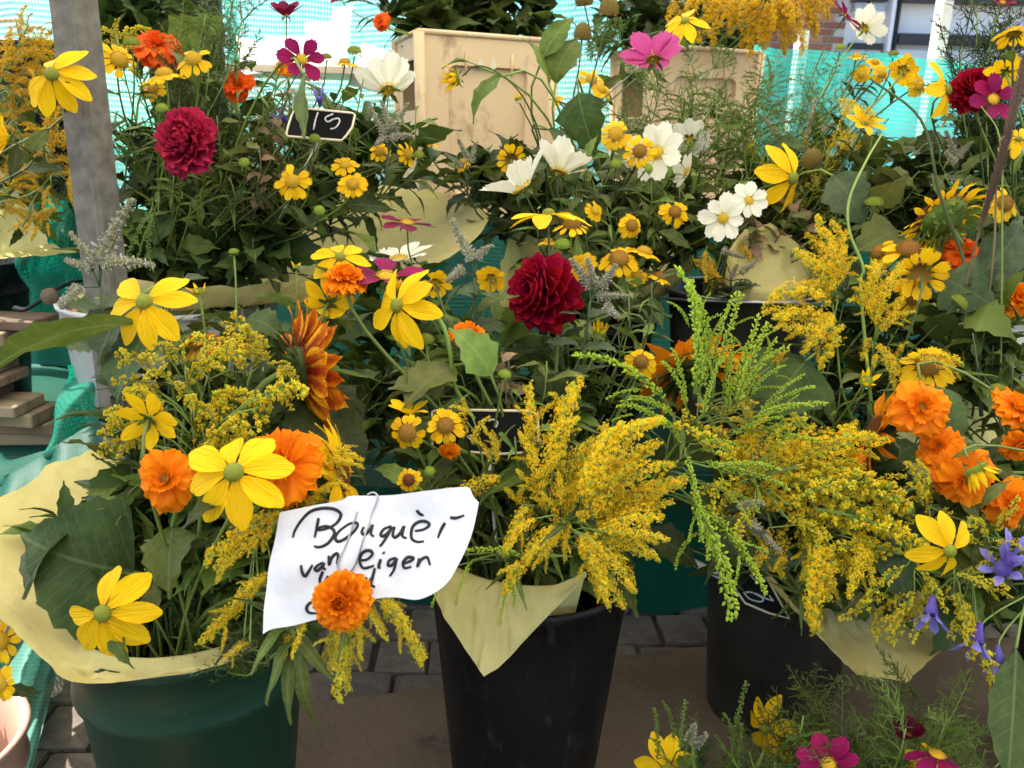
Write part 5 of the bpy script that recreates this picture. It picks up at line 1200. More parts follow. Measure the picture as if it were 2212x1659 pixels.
# ---- sunflowers
sunflower(648, 800, 1.06, (.80, .12, -.50), 320, 'G', 'bronze sunflower seen from behind with a fan of striped petals', 'bro', droop=30, pl=1.0, pw=1.45)
sunflower(1490, 800, 1.38, (-.15, .70, -.50), 300, 'R', 'amber sunflower with curling petals behind the lime goldenrod', 'amb', dr=.30, cnt=15)
sunflower(1888, 935, 1.30, (-.85, .35, -.15), 250, 'R', 'amber sunflower turned aside with spiky green sepals', 'amb', dr=.30, cnt=14)
sunflower(2035, 470, 1.52, (-.25, .70, -.60), 215, 'R2', 'sunflower showing its pale green back and short yellow petals', 'hel', dr=.52, cnt=16, sepm='leafl', pl=.72)
sunflower(735, 1020, .99, (.95, .22, .05), 270, 'G', 'yellow sunflower tucked behind the largest marigold', 'rud', dr=.30, cnt=15)
sunflower(480, 740, 1.14, (.2, .85, .2), 190, 'G', 'amber yellow sunflower behind the pale goldenrod', 'amb', dr=.30, cnt=13)

# ---- goldenrod placed by hand
goldenrod([(330, 800, 250, 770), (400, 790, 330, 745), (480, 760, 400, 740), (350, 850, 245, 830), (300, 905, 225, 890), (430, 800, 520, 770), (320, 960, 220, 985), (330, 930, 230, 925), (410, 840, 470, 790), (360, 830, 300, 770), (420, 880, 370, 830), (350, 890, 280, 850)], .98, 'G',
          'pale half open goldenrod spreading in front of the plank pile', 'half', 'gygr', stem_to=(400, 800), via=[(430, 1150, 1.0), (420, 950, .99)], fat=1.5)
goldenrod([(540, 770, 500, 680), (560, 790, 530, 715), (530, 800, 480, 720), (560, 800, 555, 740)], 1.02, 'G', 'upright pale goldenrod tip beside the bronze sunflower', 'half', 'gygr', stem_to=(545, 790), fat=1.4)
goldenrod([(420, 930, 585, 900), (440, 960, 560, 930), (430, 980, 580, 1000), (450, 900, 540, 850), (470, 920, 400, 870), (420, 950, 480, 1010), (560, 880, 665, 850), (640, 830, 600, 800)], .97, 'G', 'half open goldenrod arching towards the bronze sunflower', 'half', 'gygr', stem_to=(440, 940), fat=1.5)
goldenrod([(690, 960, 785, 985), (680, 1000, 780, 1010), (690, 1020, 760, 1055), (650, 1120, 710, 1060)], .96, 'G', 'goldenrod behind the largest marigold', 'bloom', 'gold')
goldenrod([(600, 1110, 470, 1235), (590, 1150, 480, 1230), (610, 1100, 560, 1190), (560, 1280, 455, 1385), (590, 1240, 500, 1300), (540, 1390, 480, 1430)], .93, 'G', 'goldenrod drooping beside the notice inside the green bucket', 'bloom', 'gold', stem_to=(600, 1110))
goldenrod([(640, 1340, 600, 1440), (660, 1330, 640, 1420)], .90, 'G', 'small goldenrod sprig hanging over the green bucket rim', 'bloom', 'gold', stem_to=(650, 1330))
goldenrod([(740, 1330, 700, 1430), (760, 1340, 750, 1490), (770, 1330, 790, 1420), (790, 1300, 830, 1390), (820, 1290, 905, 1430), (830, 1280, 880, 1370), (850, 1270, 890, 1300), (740, 1360, 720, 1450), (810, 1290, 870, 1330)], .90, 'G', 'goldenrod hanging below the notice and the bright marigold', 'bloom', 'gygr', stem_to=(780, 1290))
# big golden mass in the black bucket
goldenrod([(1150, 1000, 1145, 835), (1160, 1040, 1130, 930), (1170, 1060, 1215, 960), (1190, 1000, 1235, 820), (1180, 1050, 1250, 900), (1170, 1100, 1120, 1010), (1150, 1150, 1090, 1050), (1200, 1100, 1230, 1000), (1200, 1150, 1160, 1060), (1130, 1090, 1100, 1200)], 1.10, 'K',
          'upright golden goldenrod in front of the chalk tag', 'bloom', 'gold', stem_to=(1190, 1090), fat=1.0)
goldenrod([(1260, 1080, 1420, 905), (1260, 1100, 1400, 960), (1280, 1120, 1460, 1010), (1290, 1140, 1475, 1060), (1270, 1100, 1330, 920), (1300, 1130, 1440, 970), (1250, 1130, 1360, 1010), (1280, 1160, 1420, 1090), (1240, 1080, 1300, 950), (1300, 1160, 1460, 1100), (1230, 1120, 1260, 1010)], 1.08, 'K',
          'broad golden goldenrod fan leaning towards the lime sprays', 'bloom', 'gold', stem_to=(1250, 1110), fat=1.0)
goldenrod([(1200, 1130, 1100, 1270), (1210, 1150, 1160, 1230), (1240, 1150, 1330, 1320), (1260, 1150, 1370, 1280), (1270, 1160, 1310, 1230), (1160, 1120, 1090, 1190), (1290, 1170, 1400, 1200), (1310, 1150, 1440, 1160), (1250, 1180, 1280, 1290), (1220, 1120, 1220, 1210)], 1.06, 'K',
          'golden goldenrod drooping over the pointed paper flap', 'bloom', 'gold', stem_to=(1230, 1130))
goldenrod([(1010, 940, 960, 880), (1020, 960, 1060, 900), (1060, 1000, 1020, 940), (1070, 990, 1060, 930), (1080, 1030, 950, 1100), (1020, 900, 970, 880)], 1.10, 'K', 'thin goldenrod crossing the chalk tag of the black bucket', 'bloom', 'gold', stem_to=(1040, 980))
goldenrod([(1130, 1200, 960, 1210), (1020, 1210, 980, 1300), (1090, 1210, 1110, 1310), (1110, 1240, 1070, 1350), (960, 1230, 940, 1310), (1000, 1200, 960, 1160)], 1.05, 'K', 'greenish goldenrod sprig lying on the yellow paper flap', 'bud', 'lime', stem_to=(1120, 1200))
# lime sprays
goldenrod([(1440, 870, 1240, 765, 1.22), (1500, 850, 1480, 600), (1520, 820, 1500, 640), (1540, 800, 1590, 640), (1530, 760, 1560, 690), (1580, 880, 1640, 690), (1600, 880, 1690, 740), (1620, 860, 1700, 790), (1640, 890, 1750, 830), (1460, 900, 1360, 860), (1450, 930, 1330, 880), (1520, 900, 1560, 770),
           (1560, 900, 1620, 780), (1620, 910, 1760, 880), (1580, 940, 1690, 900), (1640, 930, 1740, 930), (1480, 880, 1450, 760), (1600, 950, 1780, 960), (1560, 860, 1580, 730)], 1.16, 'K',
          'large lime green goldenrod with closed buds fanning over the metal bucket', 'bud', 'lime', stem_to=(1540, 870), via=[(1310, 1190, 1.2), (1400, 1050, 1.18), (1470, 950, 1.16)], dj=.06)
goldenrod([(1480, 980, 1500, 1120), (1490, 1040, 1540, 1200), (1500, 1080, 1555, 1340), (1530, 1100, 1640, 1260), (1470, 960, 1420, 900), (1560, 1060, 1640, 1110), (1520, 1000, 1620, 1030), (1500, 960, 1600, 970), (1350, 1080, 1320, 1270), (1540, 1010, 1700, 1050)], 1.12, 'K',
          'lime goldenrod trailing down past the metal bucket rim', 'bud', 'lime', stem_to=(1480, 980))
# mass over the metal bucket
goldenrod([(1560, 1010, 1680, 960), (1600, 1030, 1760, 980), (1640, 1050, 1800, 1020), (1660, 1060, 1880, 945), (1560, 1080, 1700, 1090), (1620, 1090, 1780, 1100), (1700, 1040, 1870, 1030), (1560, 1120, 1650, 1160), (1600, 1000, 1640, 920), (1680, 1000, 1770, 930), (1580, 1060, 1640, 1010)], 1.22, 'R',
          'yellow goldenrod arching flat over the metal bucket', 'bloom', 'gold', stem_to=(1620, 1050), fat=1.15)
goldenrod([(1720, 1050, 1940, 1080), (1740, 1080, 1930, 1150), (1760, 1100, 1960, 1200), (1740, 1120, 1880, 1190), (1720, 1130, 1800, 1230), (1800, 1060, 1960, 1120), (1760, 1060, 1850, 1010), (1700, 1110, 1760, 1180), (1800, 1120, 1900, 1230)], 1.20, 'R',
          'half open goldenrod sweeping towards the hanging coneflower', 'half', 'gygr', stem_to=(1740, 1080), fat=1.1)
goldenrod([(1780, 1180, 1760, 1360), (1800, 1170, 1790, 1300), (1820, 1160, 1830, 1250), (1700, 1130, 1690, 1250), (1760, 1150, 1730, 1250), (1840, 1150, 1880, 1260), (1860, 1170, 1850, 1290), (1660, 1140, 1640, 1240), (1740, 1200, 1740, 1310)], 1.18, 'R',
          'golden goldenrod hanging before the chalk tag of the metal bucket', 'bloom', 'gold', stem_to=(1780, 1150), fat=1.1)
goldenrod([(1960, 1220, 1870, 1300), (1960, 1260, 1880, 1360), (1980, 1280, 1930, 1390), (1960, 1300, 1910, 1380), (2000, 1260, 1990, 1350), (1940, 1200, 1800, 1210), (1900, 1270, 1850, 1330), (1990, 1230, 2040, 1320), (2010, 1300, 1960, 1380)], 1.18, 'R',
          'dense yellow goldenrod resting in the curled wrapping paper', 'half', 'gygr', stem_to=(1970, 1220))
goldenrod([(2040, 1260, 2100, 1370), (2060, 1280, 2110, 1400), (2080, 1300, 2060, 1380), (2100, 1380, 2145, 1500), (2060, 1240, 2130, 1270), (2100, 1260, 2180, 1290), (2080, 1250, 2150, 1210), (2050, 1220, 2010, 1160)], 1.14, 'RF',
          'goldenrod trailing below the hanging coneflower beside violet bells', 'half', 'gygr', stem_to=(2060, 1240))
goldenrod([(1990, 1080, 1975, 990), (2000, 1090, 2020, 1040), (2000, 1110, 1960, 1040), (2010, 1130, 2060, 1110), (2000, 1140, 1950, 1130), (2020, 1160, 1980, 1180)], 1.18, 'RF', 'slim goldenrod between the spiky sepals and the marigolds', 'half', 'gygr', stem_to=(2000, 1090))
goldenrod([(2140, 1140, 2200, 1100), (2130, 1160, 2090, 1120), (2150, 1180, 2210, 1170), (2140, 1190, 2080, 1170)], 1.14, 'RF', 'goldenrod tuft between marigold and violet bells', 'half', 'gygr', stem_to=(2140, 1180))
goldenrod([(1540, 980, 1470, 900), (1580, 1000, 1520, 920), (1600, 1040, 1560, 1130), (1640, 1030, 1700, 950), (1680, 1040, 1820, 960), (1700, 1090, 1850, 1060), (1640, 1100, 1590, 1180), (1700, 1120, 1780, 1160), (1580, 1050, 1500, 1080), (1660, 980, 1740, 900), (1620, 960, 1600, 870)], 1.17, 'R',
          'lime and yellow goldenrod mixed over the metal bucket', 'half', 'gygr', stem_to=(1630, 1030), fat=1.1)
# upright yellow goldenrod above the metal bucket
goldenrod([(1790, 600, 1780, 465), (1790, 620, 1830, 530), (1800, 640, 1720, 560), (1790, 660, 1650, 640), (1800, 690, 1660, 690), (1810, 620, 1850, 560), (1800, 600, 1750, 510), (1820, 700, 1770, 800), (1800, 680, 1740, 770), (1810, 650, 1720, 630), (1800, 590, 1820, 500), (1790, 720, 1680, 720)], 1.36, 'R',
          'tall yellow goldenrod in front of the wire rimmed bucket', 'bloom', 'gold', stem_to=(1795, 620), via=[(1830, 1000, 1.45), (1815, 820, 1.4)], fat=1.1)
goldenrod([(1880, 660, 1890, 560), (1890, 680, 1940, 580), (1880, 680, 1850, 600), (1900, 700, 1830, 650), (1900, 720, 1960, 650), (1890, 740, 1920, 840), (1880, 730, 1860, 780), (1910, 700, 1980, 680), (1960, 780, 2080, 790), (1940, 770, 1960, 740)], 1.34, 'R',
          'yellow goldenrod beside the large heleniums', 'bloom', 'gold', stem_to=(1895, 680), via=[(1860, 1000, 1.42), (1880, 820, 1.37)], fat=1.1)
goldenrod([(1600, 830, 1560, 760), (1610, 840, 1640, 790), (1560, 900, 1500, 870), (1580, 930, 1520, 960), (1640, 870, 1560, 900), (1680, 800, 1700, 760)], 1.32, 'R', 'golden goldenrod showing through the lime sprays', 'bloom', 'golda', stem_to=(1600, 860))
for x, y, x1, y1 in ((1525, 540, 1520, 610), (1600, 520, 1605, 560), (1495, 560, 1555, 610)):
    goldenrod([(x, y, x1, y1), (x + 6, y + 10, x1 + 22, y1 + 20)], 1.70, 'M2', 'goldenrod sprig hanging over the wire rim of the dark bucket', 'bloom', 'golda', leaves=0, group='sprigs over the wire rim')
# far edge goldenrods
for i, (x, y, L, ln, lab) in enumerate(((60, 10, 95, 10, 'ochre goldenrod tallest at the picture corner'), (15, 60, 100, -10, 'ochre goldenrod at the picture edge below the tallest'), (40, 185, 95, 5, 'ochre goldenrod above the closing coneflower'), (110, 245, 90, 0, 'ochre goldenrod under the coneflower by the pole'),
                                          (100, 60, 80, 20, 'ochre goldenrod touching the steel pole'), (20, 330, 90, 0, 'ochre goldenrod over the yellow paper corner'), (130, 20, 70, 0, 'ochre goldenrod behind the pole top'))):
    goldenrod_auto(x, y, 1.55 + .05 * (i % 3), 'LL', lab, 8, L, ln, 'bloom', 'golda')
goldenrod([(100, 420, 60, 400), (60, 480, 20, 500), (110, 400, 95, 455), (130, 450, 70, 520), (120, 380, 30, 395), (150, 380, 160, 430)], 1.5, 'LL', 'ochre goldenrod trailing over the yellow paper by the pole', 'bloom', 'golda')
goldenrod_auto(250, 40, 1.7, 'W', 'goldenrod just behind the steel pole edge', 6, 60, 0, 'half', 'gygr')
for x, y, L, lab in ((300, 130, 60, 'green budded goldenrod beside the red orange marigold'), (345, 215, 60, 'green budded goldenrod above the ruffled dahlia'), (255, 240, 60, 'green budded goldenrod against the pole edge')):
    goldenrod_auto(x, y, 1.5, 'W', lab, 6, L, 0, 'bud', 'leafl', .1)
for x, y, x1, y1 in ((330, 470, 300, 560), (390, 440, 340, 400), (410, 470, 470, 400)):
    goldenrod([(x, y, x1, y1), (x + 5, y - 10, x1 + 20, y1 + 25), (x, y - 20, x1 - 20, y1 + 10)], 1.47, 'W', 'green goldenrod sprig under the ruffled dahlia', 'bud', 'leafl', leaves=0, group='green sprigs under the ruffled dahlia')
# ochre goldenrod on the second crate
gl = 0
for x, y, x1, y1 in ((1480, 20, 1460, 70), (1560, 0, 1540, 100), (1590, -10, 1590, 70), (1620, 0, 1640, 100), (1650, -10, 1690, 80), (1680, 0, 1730, 110), (1710, -20, 1760, 70), (1640, 20, 1620, 120), (1600, 20, 1570, 60), (1530, -10, 1500, 40), (1690, 20, 1680, 120), (1660, 10, 1655, 90), (1740, -10, 1780, 40)):
    goldenrod([(x, y, x1, y1), (x + 12, y - 20, x1 + 22, y1 - 25), (x - 10, y - 15, x1 - 15, y1 - 15)], 2.35 + .03 * (gl % 4), 'X2', 'heavy ochre goldenrod hanging over the half hidden crate', 'bloom', 'golda', leaves=2, group='ochre goldenrod over the half hidden crate', fat=1.25); gl += 1
# low pot
goldenrod([(1420, 1640, 1405, 1540), (1450, 1620, 1440, 1510), (1470, 1620, 1480, 1510), (1440, 1650, 1400, 1590), (1480, 1660, 1500, 1590)], 1.18, 'N', 'lime goldenrod spikes at the foot beside the metal bucket', 'bud', 'leafl', stem_to=(1450, 1650))
goldenrod([(1585, 1600, 1612, 1470), (1580, 1620, 1560, 1540), (1590, 1640, 1600, 1560), (1575, 1650, 1545, 1590)], 1.2, 'N', 'single tall lime goldenrod spike before the metal bucket', 'bud', 'leafl', stem_to=(1580, 1640))
goldenrod([(1700, 1600, 1790, 1580), (1690, 1620, 1740, 1560), (1710, 1640, 1760, 1620), (1690, 1650, 1650, 1620)], 1.2, 'N', 'lime goldenrod arching beside the foot coneflower', 'bud', 'leafl', stem_to=(1690, 1630))
# feather-leaved pale goldenrods in front of the second crate
for x, y, L, lab in ((1560, 170, 70, 'budding goldenrod in front of the second crate panel'), (1480, 190, 80, 'budding goldenrod in front of the second crate corner'), (1620, 230, 80, 'budding goldenrod against the turquoise netting'), (1660, 150, 70, 'tall budding goldenrod against the netting'), (1340, 230, 60, 'budding goldenrod beside the turquoise gap'), (1400, 250, 60, 'budding goldenrod above the helenium pair')):
    goldenrod_auto(x, y, 1.85, 'C2', lab, 8, L, U(-10, 10), 'bud', 'leafl', .05)
# ---- mint
mint([(215, 560, 280, 425), (215, 570, 145, 505), (220, 570, 330, 550), (200, 580, 140, 560), (170, 620, 130, 665)], 1.12, 'G', 'large pale mint with many flower spikes in front of the steel pole', stem_to=(215, 620))
mint([(1020, 560, 970, 475), (1030, 560, 1050, 520), (1000, 580, 962, 605)], 1.20, 'K', 'grey mint with a tall flower spike beside the dahlia', stem_to=(1025, 600))
mint([(1275, 620, 1235, 555), (1290, 620, 1265, 560), (1300, 620, 1330, 570), (1290, 640, 1365, 635), (1310, 660, 1335, 690)], 1.22, 'K', 'pinkish mint spikes on the other side of the dahlia', stem_to=(1275, 650))
mint([(830, 290, 800, 230), (840, 280, 835, 215), (850, 280, 880, 220), (845, 300, 890, 280), (850, 290, 860, 250), (835, 300, 810, 300)], 1.52, 'W', 'grey lilac mint beside the cream crate', stem_to=(840, 330))
mint([(1620, 1130, 1690, 1190), (1610, 1120, 1590, 1160), (1600, 1100, 1640, 1070)], 1.16, 'R', 'grey mint spike under the goldenrod of the metal bucket', stem_to=(1600, 1110))
mint([(1010, 340, 990, 300), (1000, 360, 960, 330), (1015, 350, 1030, 310)], 1.70, 'C2', 'small white mint at the crate foot', stem_to=(1005, 370))
mint([(1560, 540, 1610, 560), (1600, 590, 1640, 560), (1580, 600, 1590, 570)], 1.66, 'M2', 'dim grey mint beside the white cosmos pair', stem_to=(1580, 600))
mint([(2060, 330, 2045, 280), (2070, 340, 2090, 300), (2065, 350, 2040, 330)], 1.62, 'R2', 'pale mint in the meadow stems behind the grass plume', stem_to=(2065, 370))
mint([(1490, 1600, 1500, 1560), (1500, 1610, 1530, 1590)], 1.25, 'N', 'dim mint tip between lime goldenrod spikes', stem_to=(1500, 1620))
# ---- seed cones and buds
bud(1315, 22, 1.72, (.1, .9, .3), 48, 'X2', 'tall brown seed cone at the picture top', 'cone', 'brown seed cones', name='seed_cone', dk='cone', via=[(1240, 500, 1.9), (1260, 270, 1.8), (1290, 130, 1.75)])
bud(1258, 75, 1.74, (.1, .9, .35), 42, 'X2', 'brown seed cone below the tall one', 'cone', 'brown seed cones', name='seed_cone', dk='cone', via=[(1230, 500, 1.9), (1235, 250, 1.8), (1250, 150, 1.76)])
bud(1262, 0, 1.76, (-.1, .9, .35), 44, 'X2', 'brown seed cone cut by the picture top', 'cone', 'brown seed cones', name='seed_cone', dk='cone')
bud(1752, 347, 1.68, (.1, .6, .7), 48, 'M2', 'brown seed cone behind the twisted coneflower', 'cone', 'brown seed cones', name='seed_cone', dk='cone')
bud(985, 168, 1.52, (-.8, -.35, .4), 62, 'C2', 'half open yellow bud nodding before the cream crate', 'gdome', petals=9, leaves=0, via=[(1185, 600, 1.8), (1182, 420, 1.7), (1168, 300, 1.62), (1130, 210, 1.56), (1080, 160, 1.53), (1030, 142, 1.52)], pm='hel')
for x0, y0, x1, y1, k_ in ((1085, 165, 1000, 220, 0), (1030, 142, 960, 125, 1)):
    big_leaf(x0, y0, x1, y1, 1.53, 1.5, 'C2', 'pointed leaf on the arched stem before the cream crate', 'lance', 'leaf', k=k_, fat=1.4, group='leaves of the arched stem')
for x0, y0, x1, y1, kd, m, rl in ((1185, 180, 1145, 75, 'long', 'leafl', .4), (1200, 180, 1230, 60, 'broad', 'leaf', -.3), (1250, 200, 1275, 330, 'broad', 'leafd', .6), (1185, 280, 1250, 320, 'lance', 'leafm', .3), (1180, 350, 1120, 400, 'broad', 'leafd', .2), (1190, 330, 1260, 400, 'broad', 'leafd', -.2), (1170, 130, 1230, 30, 'long', 'leaf', .2)):
    big_leaf(x0, y0, x1, y1, 1.66, 1.64, 'C2', 'broad leaf on the tall stem before the turquoise gap', kd, m, rl, random.randrange(4), 1.3, group='leaves of the tall stem')
BUDS = [
    ('G', 430, 632, 1.05, (0, .8, .5), 46, 5, 'green and yellow opening bud beside the wide petalled coneflower'), ('G', 505, 545, 1.16, (0, .9, .3), 24, 0, 'single green bud on a straight stem before the dark leaves'),
    ('G', 640, 578, 1.18, (0, .9, .3), 30, 4, 'opening bud above the bronze sunflower'), ('K', 920, 735, 1.12, (0, .8, .5), 40, 0, 'green bud cluster under the arched stem'),
    ('K', 1090, 810, 1.12, (.2, .8, .4), 32, 0, 'green bud above the chalk tag on a leafy stem'), ('K', 1295, 720, 1.25, (.1, .8, .4), 52, 8, 'half open yellow bud beneath the pink mint'),
    ('K', 860, 625, 1.14, (.1, .9, .3), 50, 7, 'yellow tipped bud behind the nodding coneflower'), ('G', 928, 1018, 1.05, (0, .5, .8), 26, 0, 'round lime bud beside the tiny helenium'),
    ('RF', 2105, 1010, 1.08, (.4, -.85, .3), 95, 9, 'drooping yellow bud in front of the orange marigolds'), ('RF', 2010, 1265, 1.2, (0, .3, .9), 42, 0, 'pale green bud under the hanging coneflower'),
    ('R', 1870, 825, 1.24, (0, .4, .9), 55, 6, 'round green bud with yellow tips on the amber sunflower'), ('RF', 2155, 840, 1.25, (0, .9, .3), 32, 0, 'green bud above the edge marigold'),
    ('R', 2070, 655, 1.4, (.6, .6, .3), 44, 0, 'green bud near the grey green heart leaf'), ('RF', 1960, 1100, 1.2, (0, .4, .9), 34, 0, 'green bud under the slim goldenrod'),
    ('W', 350, 235, 1.44, (0, .6, .8), 30, 0, 'green helenium button above the ruffled dahlia'), ('W', 285, 95, 1.5, (0, .9, .3), 40, 0, 'flat green button between pole and marigold'),
    ('W', 680, 300, 1.42, (.1, .4, .9), 26, 0, 'lime bud before the chalk tag'), ('W', 528, 352, 1.45, (0, .4, .9), 26, 0, 'green bud beside the lone helenium'),
    ('W', 690, 455, 1.42, (.2, .4, .8), 26, 0, 'green bud under the helenium pair'), ('W', 905, 335, 1.52, (0, .6, .7), 26, 0, 'green bud beside the edge-on helenium'),
    ('W', 765, 112, 1.62, (0, .9, .3), 34, 0, 'green seed head before the cream crate corner'), ('W', 705, 125, 1.6, (0, .9, .3), 26, 0, 'dark seed head beside the magenta cosmos'),
    ('C2', 1330, 355, 1.56, (0, .5, .8), 28, 0, 'green bud under the helenium pair'), ('C2', 1215, 530, 1.48, (0, .8, .5), 40, 0, 'flat green helenium button above the dahlia'),
    ('C2', 1400, 365, 1.56, (.5, .2, .7), 24, 0, 'yellow green bud on the white cosmos'), ('M2', 1815, 105, 1.85, (0, .9, .3), 26, 0, 'green button at the row of far heleniums'),
    ('M2', 1930, 118, 1.85, (0, .9, .3), 24, 0, 'green button above the helenium seen from behind'), ('M2', 1888, 440, 1.55, (0, .9, .3), 42, 0, 'flat green button on a short stem above the goldenrod'),
    ('X2', 1120, 215, 1.6, (-.3, .8, .4), 30, 5, 'small yellow tipped bud before the crate panel'),
]
for b, x, y, d, n, D, p, lab in BUDS: bud(x, y, d, n, D, b, lab, 'budg', 'green flower buds', petals=p)
# ---- violet bells
for i, (x, y, dx, dy, dz, D, lab) in enumerate(((2165, 1225, -.5, .5, .7, 70, 'open violet bell beside the hanging coneflower'), (2195, 1200, .3, .7, .6, 75, 'open violet bell at the picture edge'), (2010, 1335, -.3, -.8, .4, 62, 'violet bell in the curled wrapping paper'), (2105, 1395, -.4, -.8, .3, 66, 'violet bell below the trailing goldenrod'),
                                                (2160, 1440, 0, -1, .2, 55, 'closed violet bell before the large veined leaf'), (605, 250, -.4, .3, .7, 34, 'faded violet bell beside the chalk tag reading 15'), (690, 208, .1, .6, .6, 30, 'dark violet bell above the chalk tag reading 15'))):
    b = 'RF' if x > 1000 else 'W'; d = 1.12 if x > 1000 else 1.6
    head = at(x, y, d); nrm = toward(dx, dy, dz); R = D * d / FPX / 2 * 1.25; P = base_of(b); root = empty('violet_bell', P, lab, 'bellflower', 'violet bells')
    pts = stem_path(P, head - nrm * R, nrm, nod=.12); ob('stem', stem_mesh(pts, .0019, .0013), root, -P)
    mb = MB(); mb.tube([(0, 0, -1.3), (0, 0, -.9), (0, 0, -.2)], [.12, .22, .42], 10); tb_ = ob('flower_tube', mb.mesh('flower_tube', 'pur'), root, head - P, frame_z(nrm, U(0, 6)), R)
    for q in range(6):
        g = q * 1.047; ob('petal', petal('bell', 'pur', q % 4), tb_, (math.cos(g) * .38, math.sin(g) * .38, -.22), Quaternion((0, 0, 1), g) @ Quaternion((0, 1, 0), -R_(62)), 1.15)
    add_leaves(root, P, pts, ('line',), ('leaf',), 2, .06)
# ---- large single leaves
big_leaf(290, 700, -60, 770, .99, .90, 'G', 'long chewed leaf pointing out over the netting', 'long', 'leaf', .9, 1, 1.15)
big_leaf(290, 1235, 15, 1185, 1.03, .97, 'G', 'big rounded dark leaf lying on the yellow wrapping paper', 'heart', 'leafd', .0, 0, 1.45, up=(0, -1, .3))
big_leaf(150, 1120, 60, 1290, 1.06, .99, 'G', 'dark leaf drooping inside the green bucket wrapping', 'heart', 'leafd', .6, 2, 1.1, up=(0, -1, .5))
big_leaf(640, 830, 800, 1000, 1.10, 1.02, 'G', 'dark pointed leaf under the bronze sunflower', 'broad', 'leafd', -.5, 1, 1.0, up=(.2, -1, .4))
big_leaf(1060, 810, 1000, 700, 1.12, 1.08, 'K', 'bright green leaf standing below the orange marigold', 'broad', 'leafl', .5, 0, 1.2, up=(0, -1, .2))
big_leaf(980, 790, 870, 850, 1.13, 1.06, 'K', 'folded green leaf at the joint of the arched stem', 'broad', 'leafo', .3, 1, 1.1, up=(0, -1, .6))
big_leaf(960, 830, 850, 830, 1.14, 1.08, 'K', 'pointed olive leaf beside the arched stem', 'broad', 'leafo', .5, 2, 1.0, up=(0, -1, .3))
big_leaf(1170, 1020, 1050, 1040, 1.18, 1.1, 'K', 'curved leaf across the chalk tag of the black bucket', 'lance', 'leaf', .2, 3, 1.3)
big_leaf(655, 160, 682, 300, 1.42, 1.38, 'W', 'long leaf crossing the chalk tag reading 15', 'long', 'leaf', .8, 2, .9, up=(0, -1, .1))
big_leaf(2195, 1400, 2170, 1720, 1.12, 1.02, 'RF', 'large veined green leaf hanging at the picture edge', 'long', 'leafd', .2, 0, .8, up=(-.3, -1, .1))
big_leaf(2040, 600, 2150, 660, 1.44, 1.38, 'R', 'grey green heart shaped leaf beside the orange marigold', 'heart', 'leafm', .4, 1, 1.2, up=(0, -1, .4))
big_leaf(2100, 610, 2230, 470, 1.46, 1.46, 'R2', 'pale folded leaf behind the red orange marigolds', 'broad', 'leafm', .3, 2, 1.1, up=(0, -1, .4))
big_leaf(1990, 830, 2075, 990, 1.26, 1.22, 'RF', 'dark broad leaf behind the dark eyed marigold', 'heart', 'leafd', -.4, 1, .9, up=(0, -1, .3))
big_leaf(1740, 780, 1640, 900, 1.42, 1.36, 'R', 'wide dark leaf behind the lime sprays', 'heart', 'leafd', .3, 0, 1.2, up=(0, -1, .3))
big_leaf(1680, 960, 1600, 1060, 1.38, 1.32, 'R', 'wide dark leaf under the lime sprays', 'heart', 'leafd', .1, 2, 1.1, up=(0, -1, .3))
big_leaf(1960, 1120, 2040, 1180, 1.26, 1.22, 'RF', 'wide dark leaf below the hanging marigold', 'heart', 'leafd', .1, 1, 1.2, up=(0, -1, .3))
big_leaf(1920, 1130, 1960, 1300, 1.22, 1.16, 'RF', 'slim blue green leaf beside the hanging coneflower', 'lance', 'leafm', .4, 1, 1.5, up=(0, -1, .1))
big_leaf(1330, 1170, 1370, 1330, 1.12, 1.10, 'K', 'green leaf hanging over the black bucket rim', 'lance', 'leaf', .4, 2, 1.4, up=(0, -1, .1))
big_leaf(1380, 1150, 1530, 1210, 1.2, 1.2, 'K', 'dark leaf reaching between the two dark buckets', 'lance', 'leafd', .2, 3, 1.5)
big_leaf(1880, 440, 1960, 380, 1.58, 1.52, 'M2', 'large olive leaf standing before the meadow stems', 'heart', 'leafo', .3, 2, 1.0, up=(0, -1, .2))
big_leaf(1800, 380, 1870, 460, 1.6, 1.52, 'M2', 'dull green leaf under the small half open coneflower', 'broad', 'leafm', .3, 0, 1.2, up=(0, -1, .2))
big_leaf(1940, 500, 1870, 520, 1.55, 1.48, 'R', 'toothed leaf beside the green sunflower back', 'broad', 'leaf', .3, 3, 1.2, up=(0, -1, .4))
big_leaf(370, 100, 470, 40, 1.75, 1.7, 'W', 'broad leaf against the tall black bucket', 'broad', 'leafl', .4, 1, 1.2, up=(0, -1, .2))
for x0, y0, x1, y1, d_ in ((640, 1380, 560, 1490, .88), (650, 1390, 640, 1560, .87), (640, 1370, 700, 1450, .88), (620, 1360, 540, 1410, .88), (640, 1400, 600, 1540, .88)):
    big_leaf(x0, y0, x1, y1, d_ + .03, d_ - .02, 'G', 'narrow marigold leaf drooping over the green bucket rim', 'line', 'leaf', .2, random.randrange(4), 2.0, group='narrow leaves over the green bucket rim')
for x0, y0, x1, y1, k_ in ((1740, 560, 1410, 540, 0), (2110, 440, 2010, 250, 1), (1900, 600, 1830, 430, 2)): pass
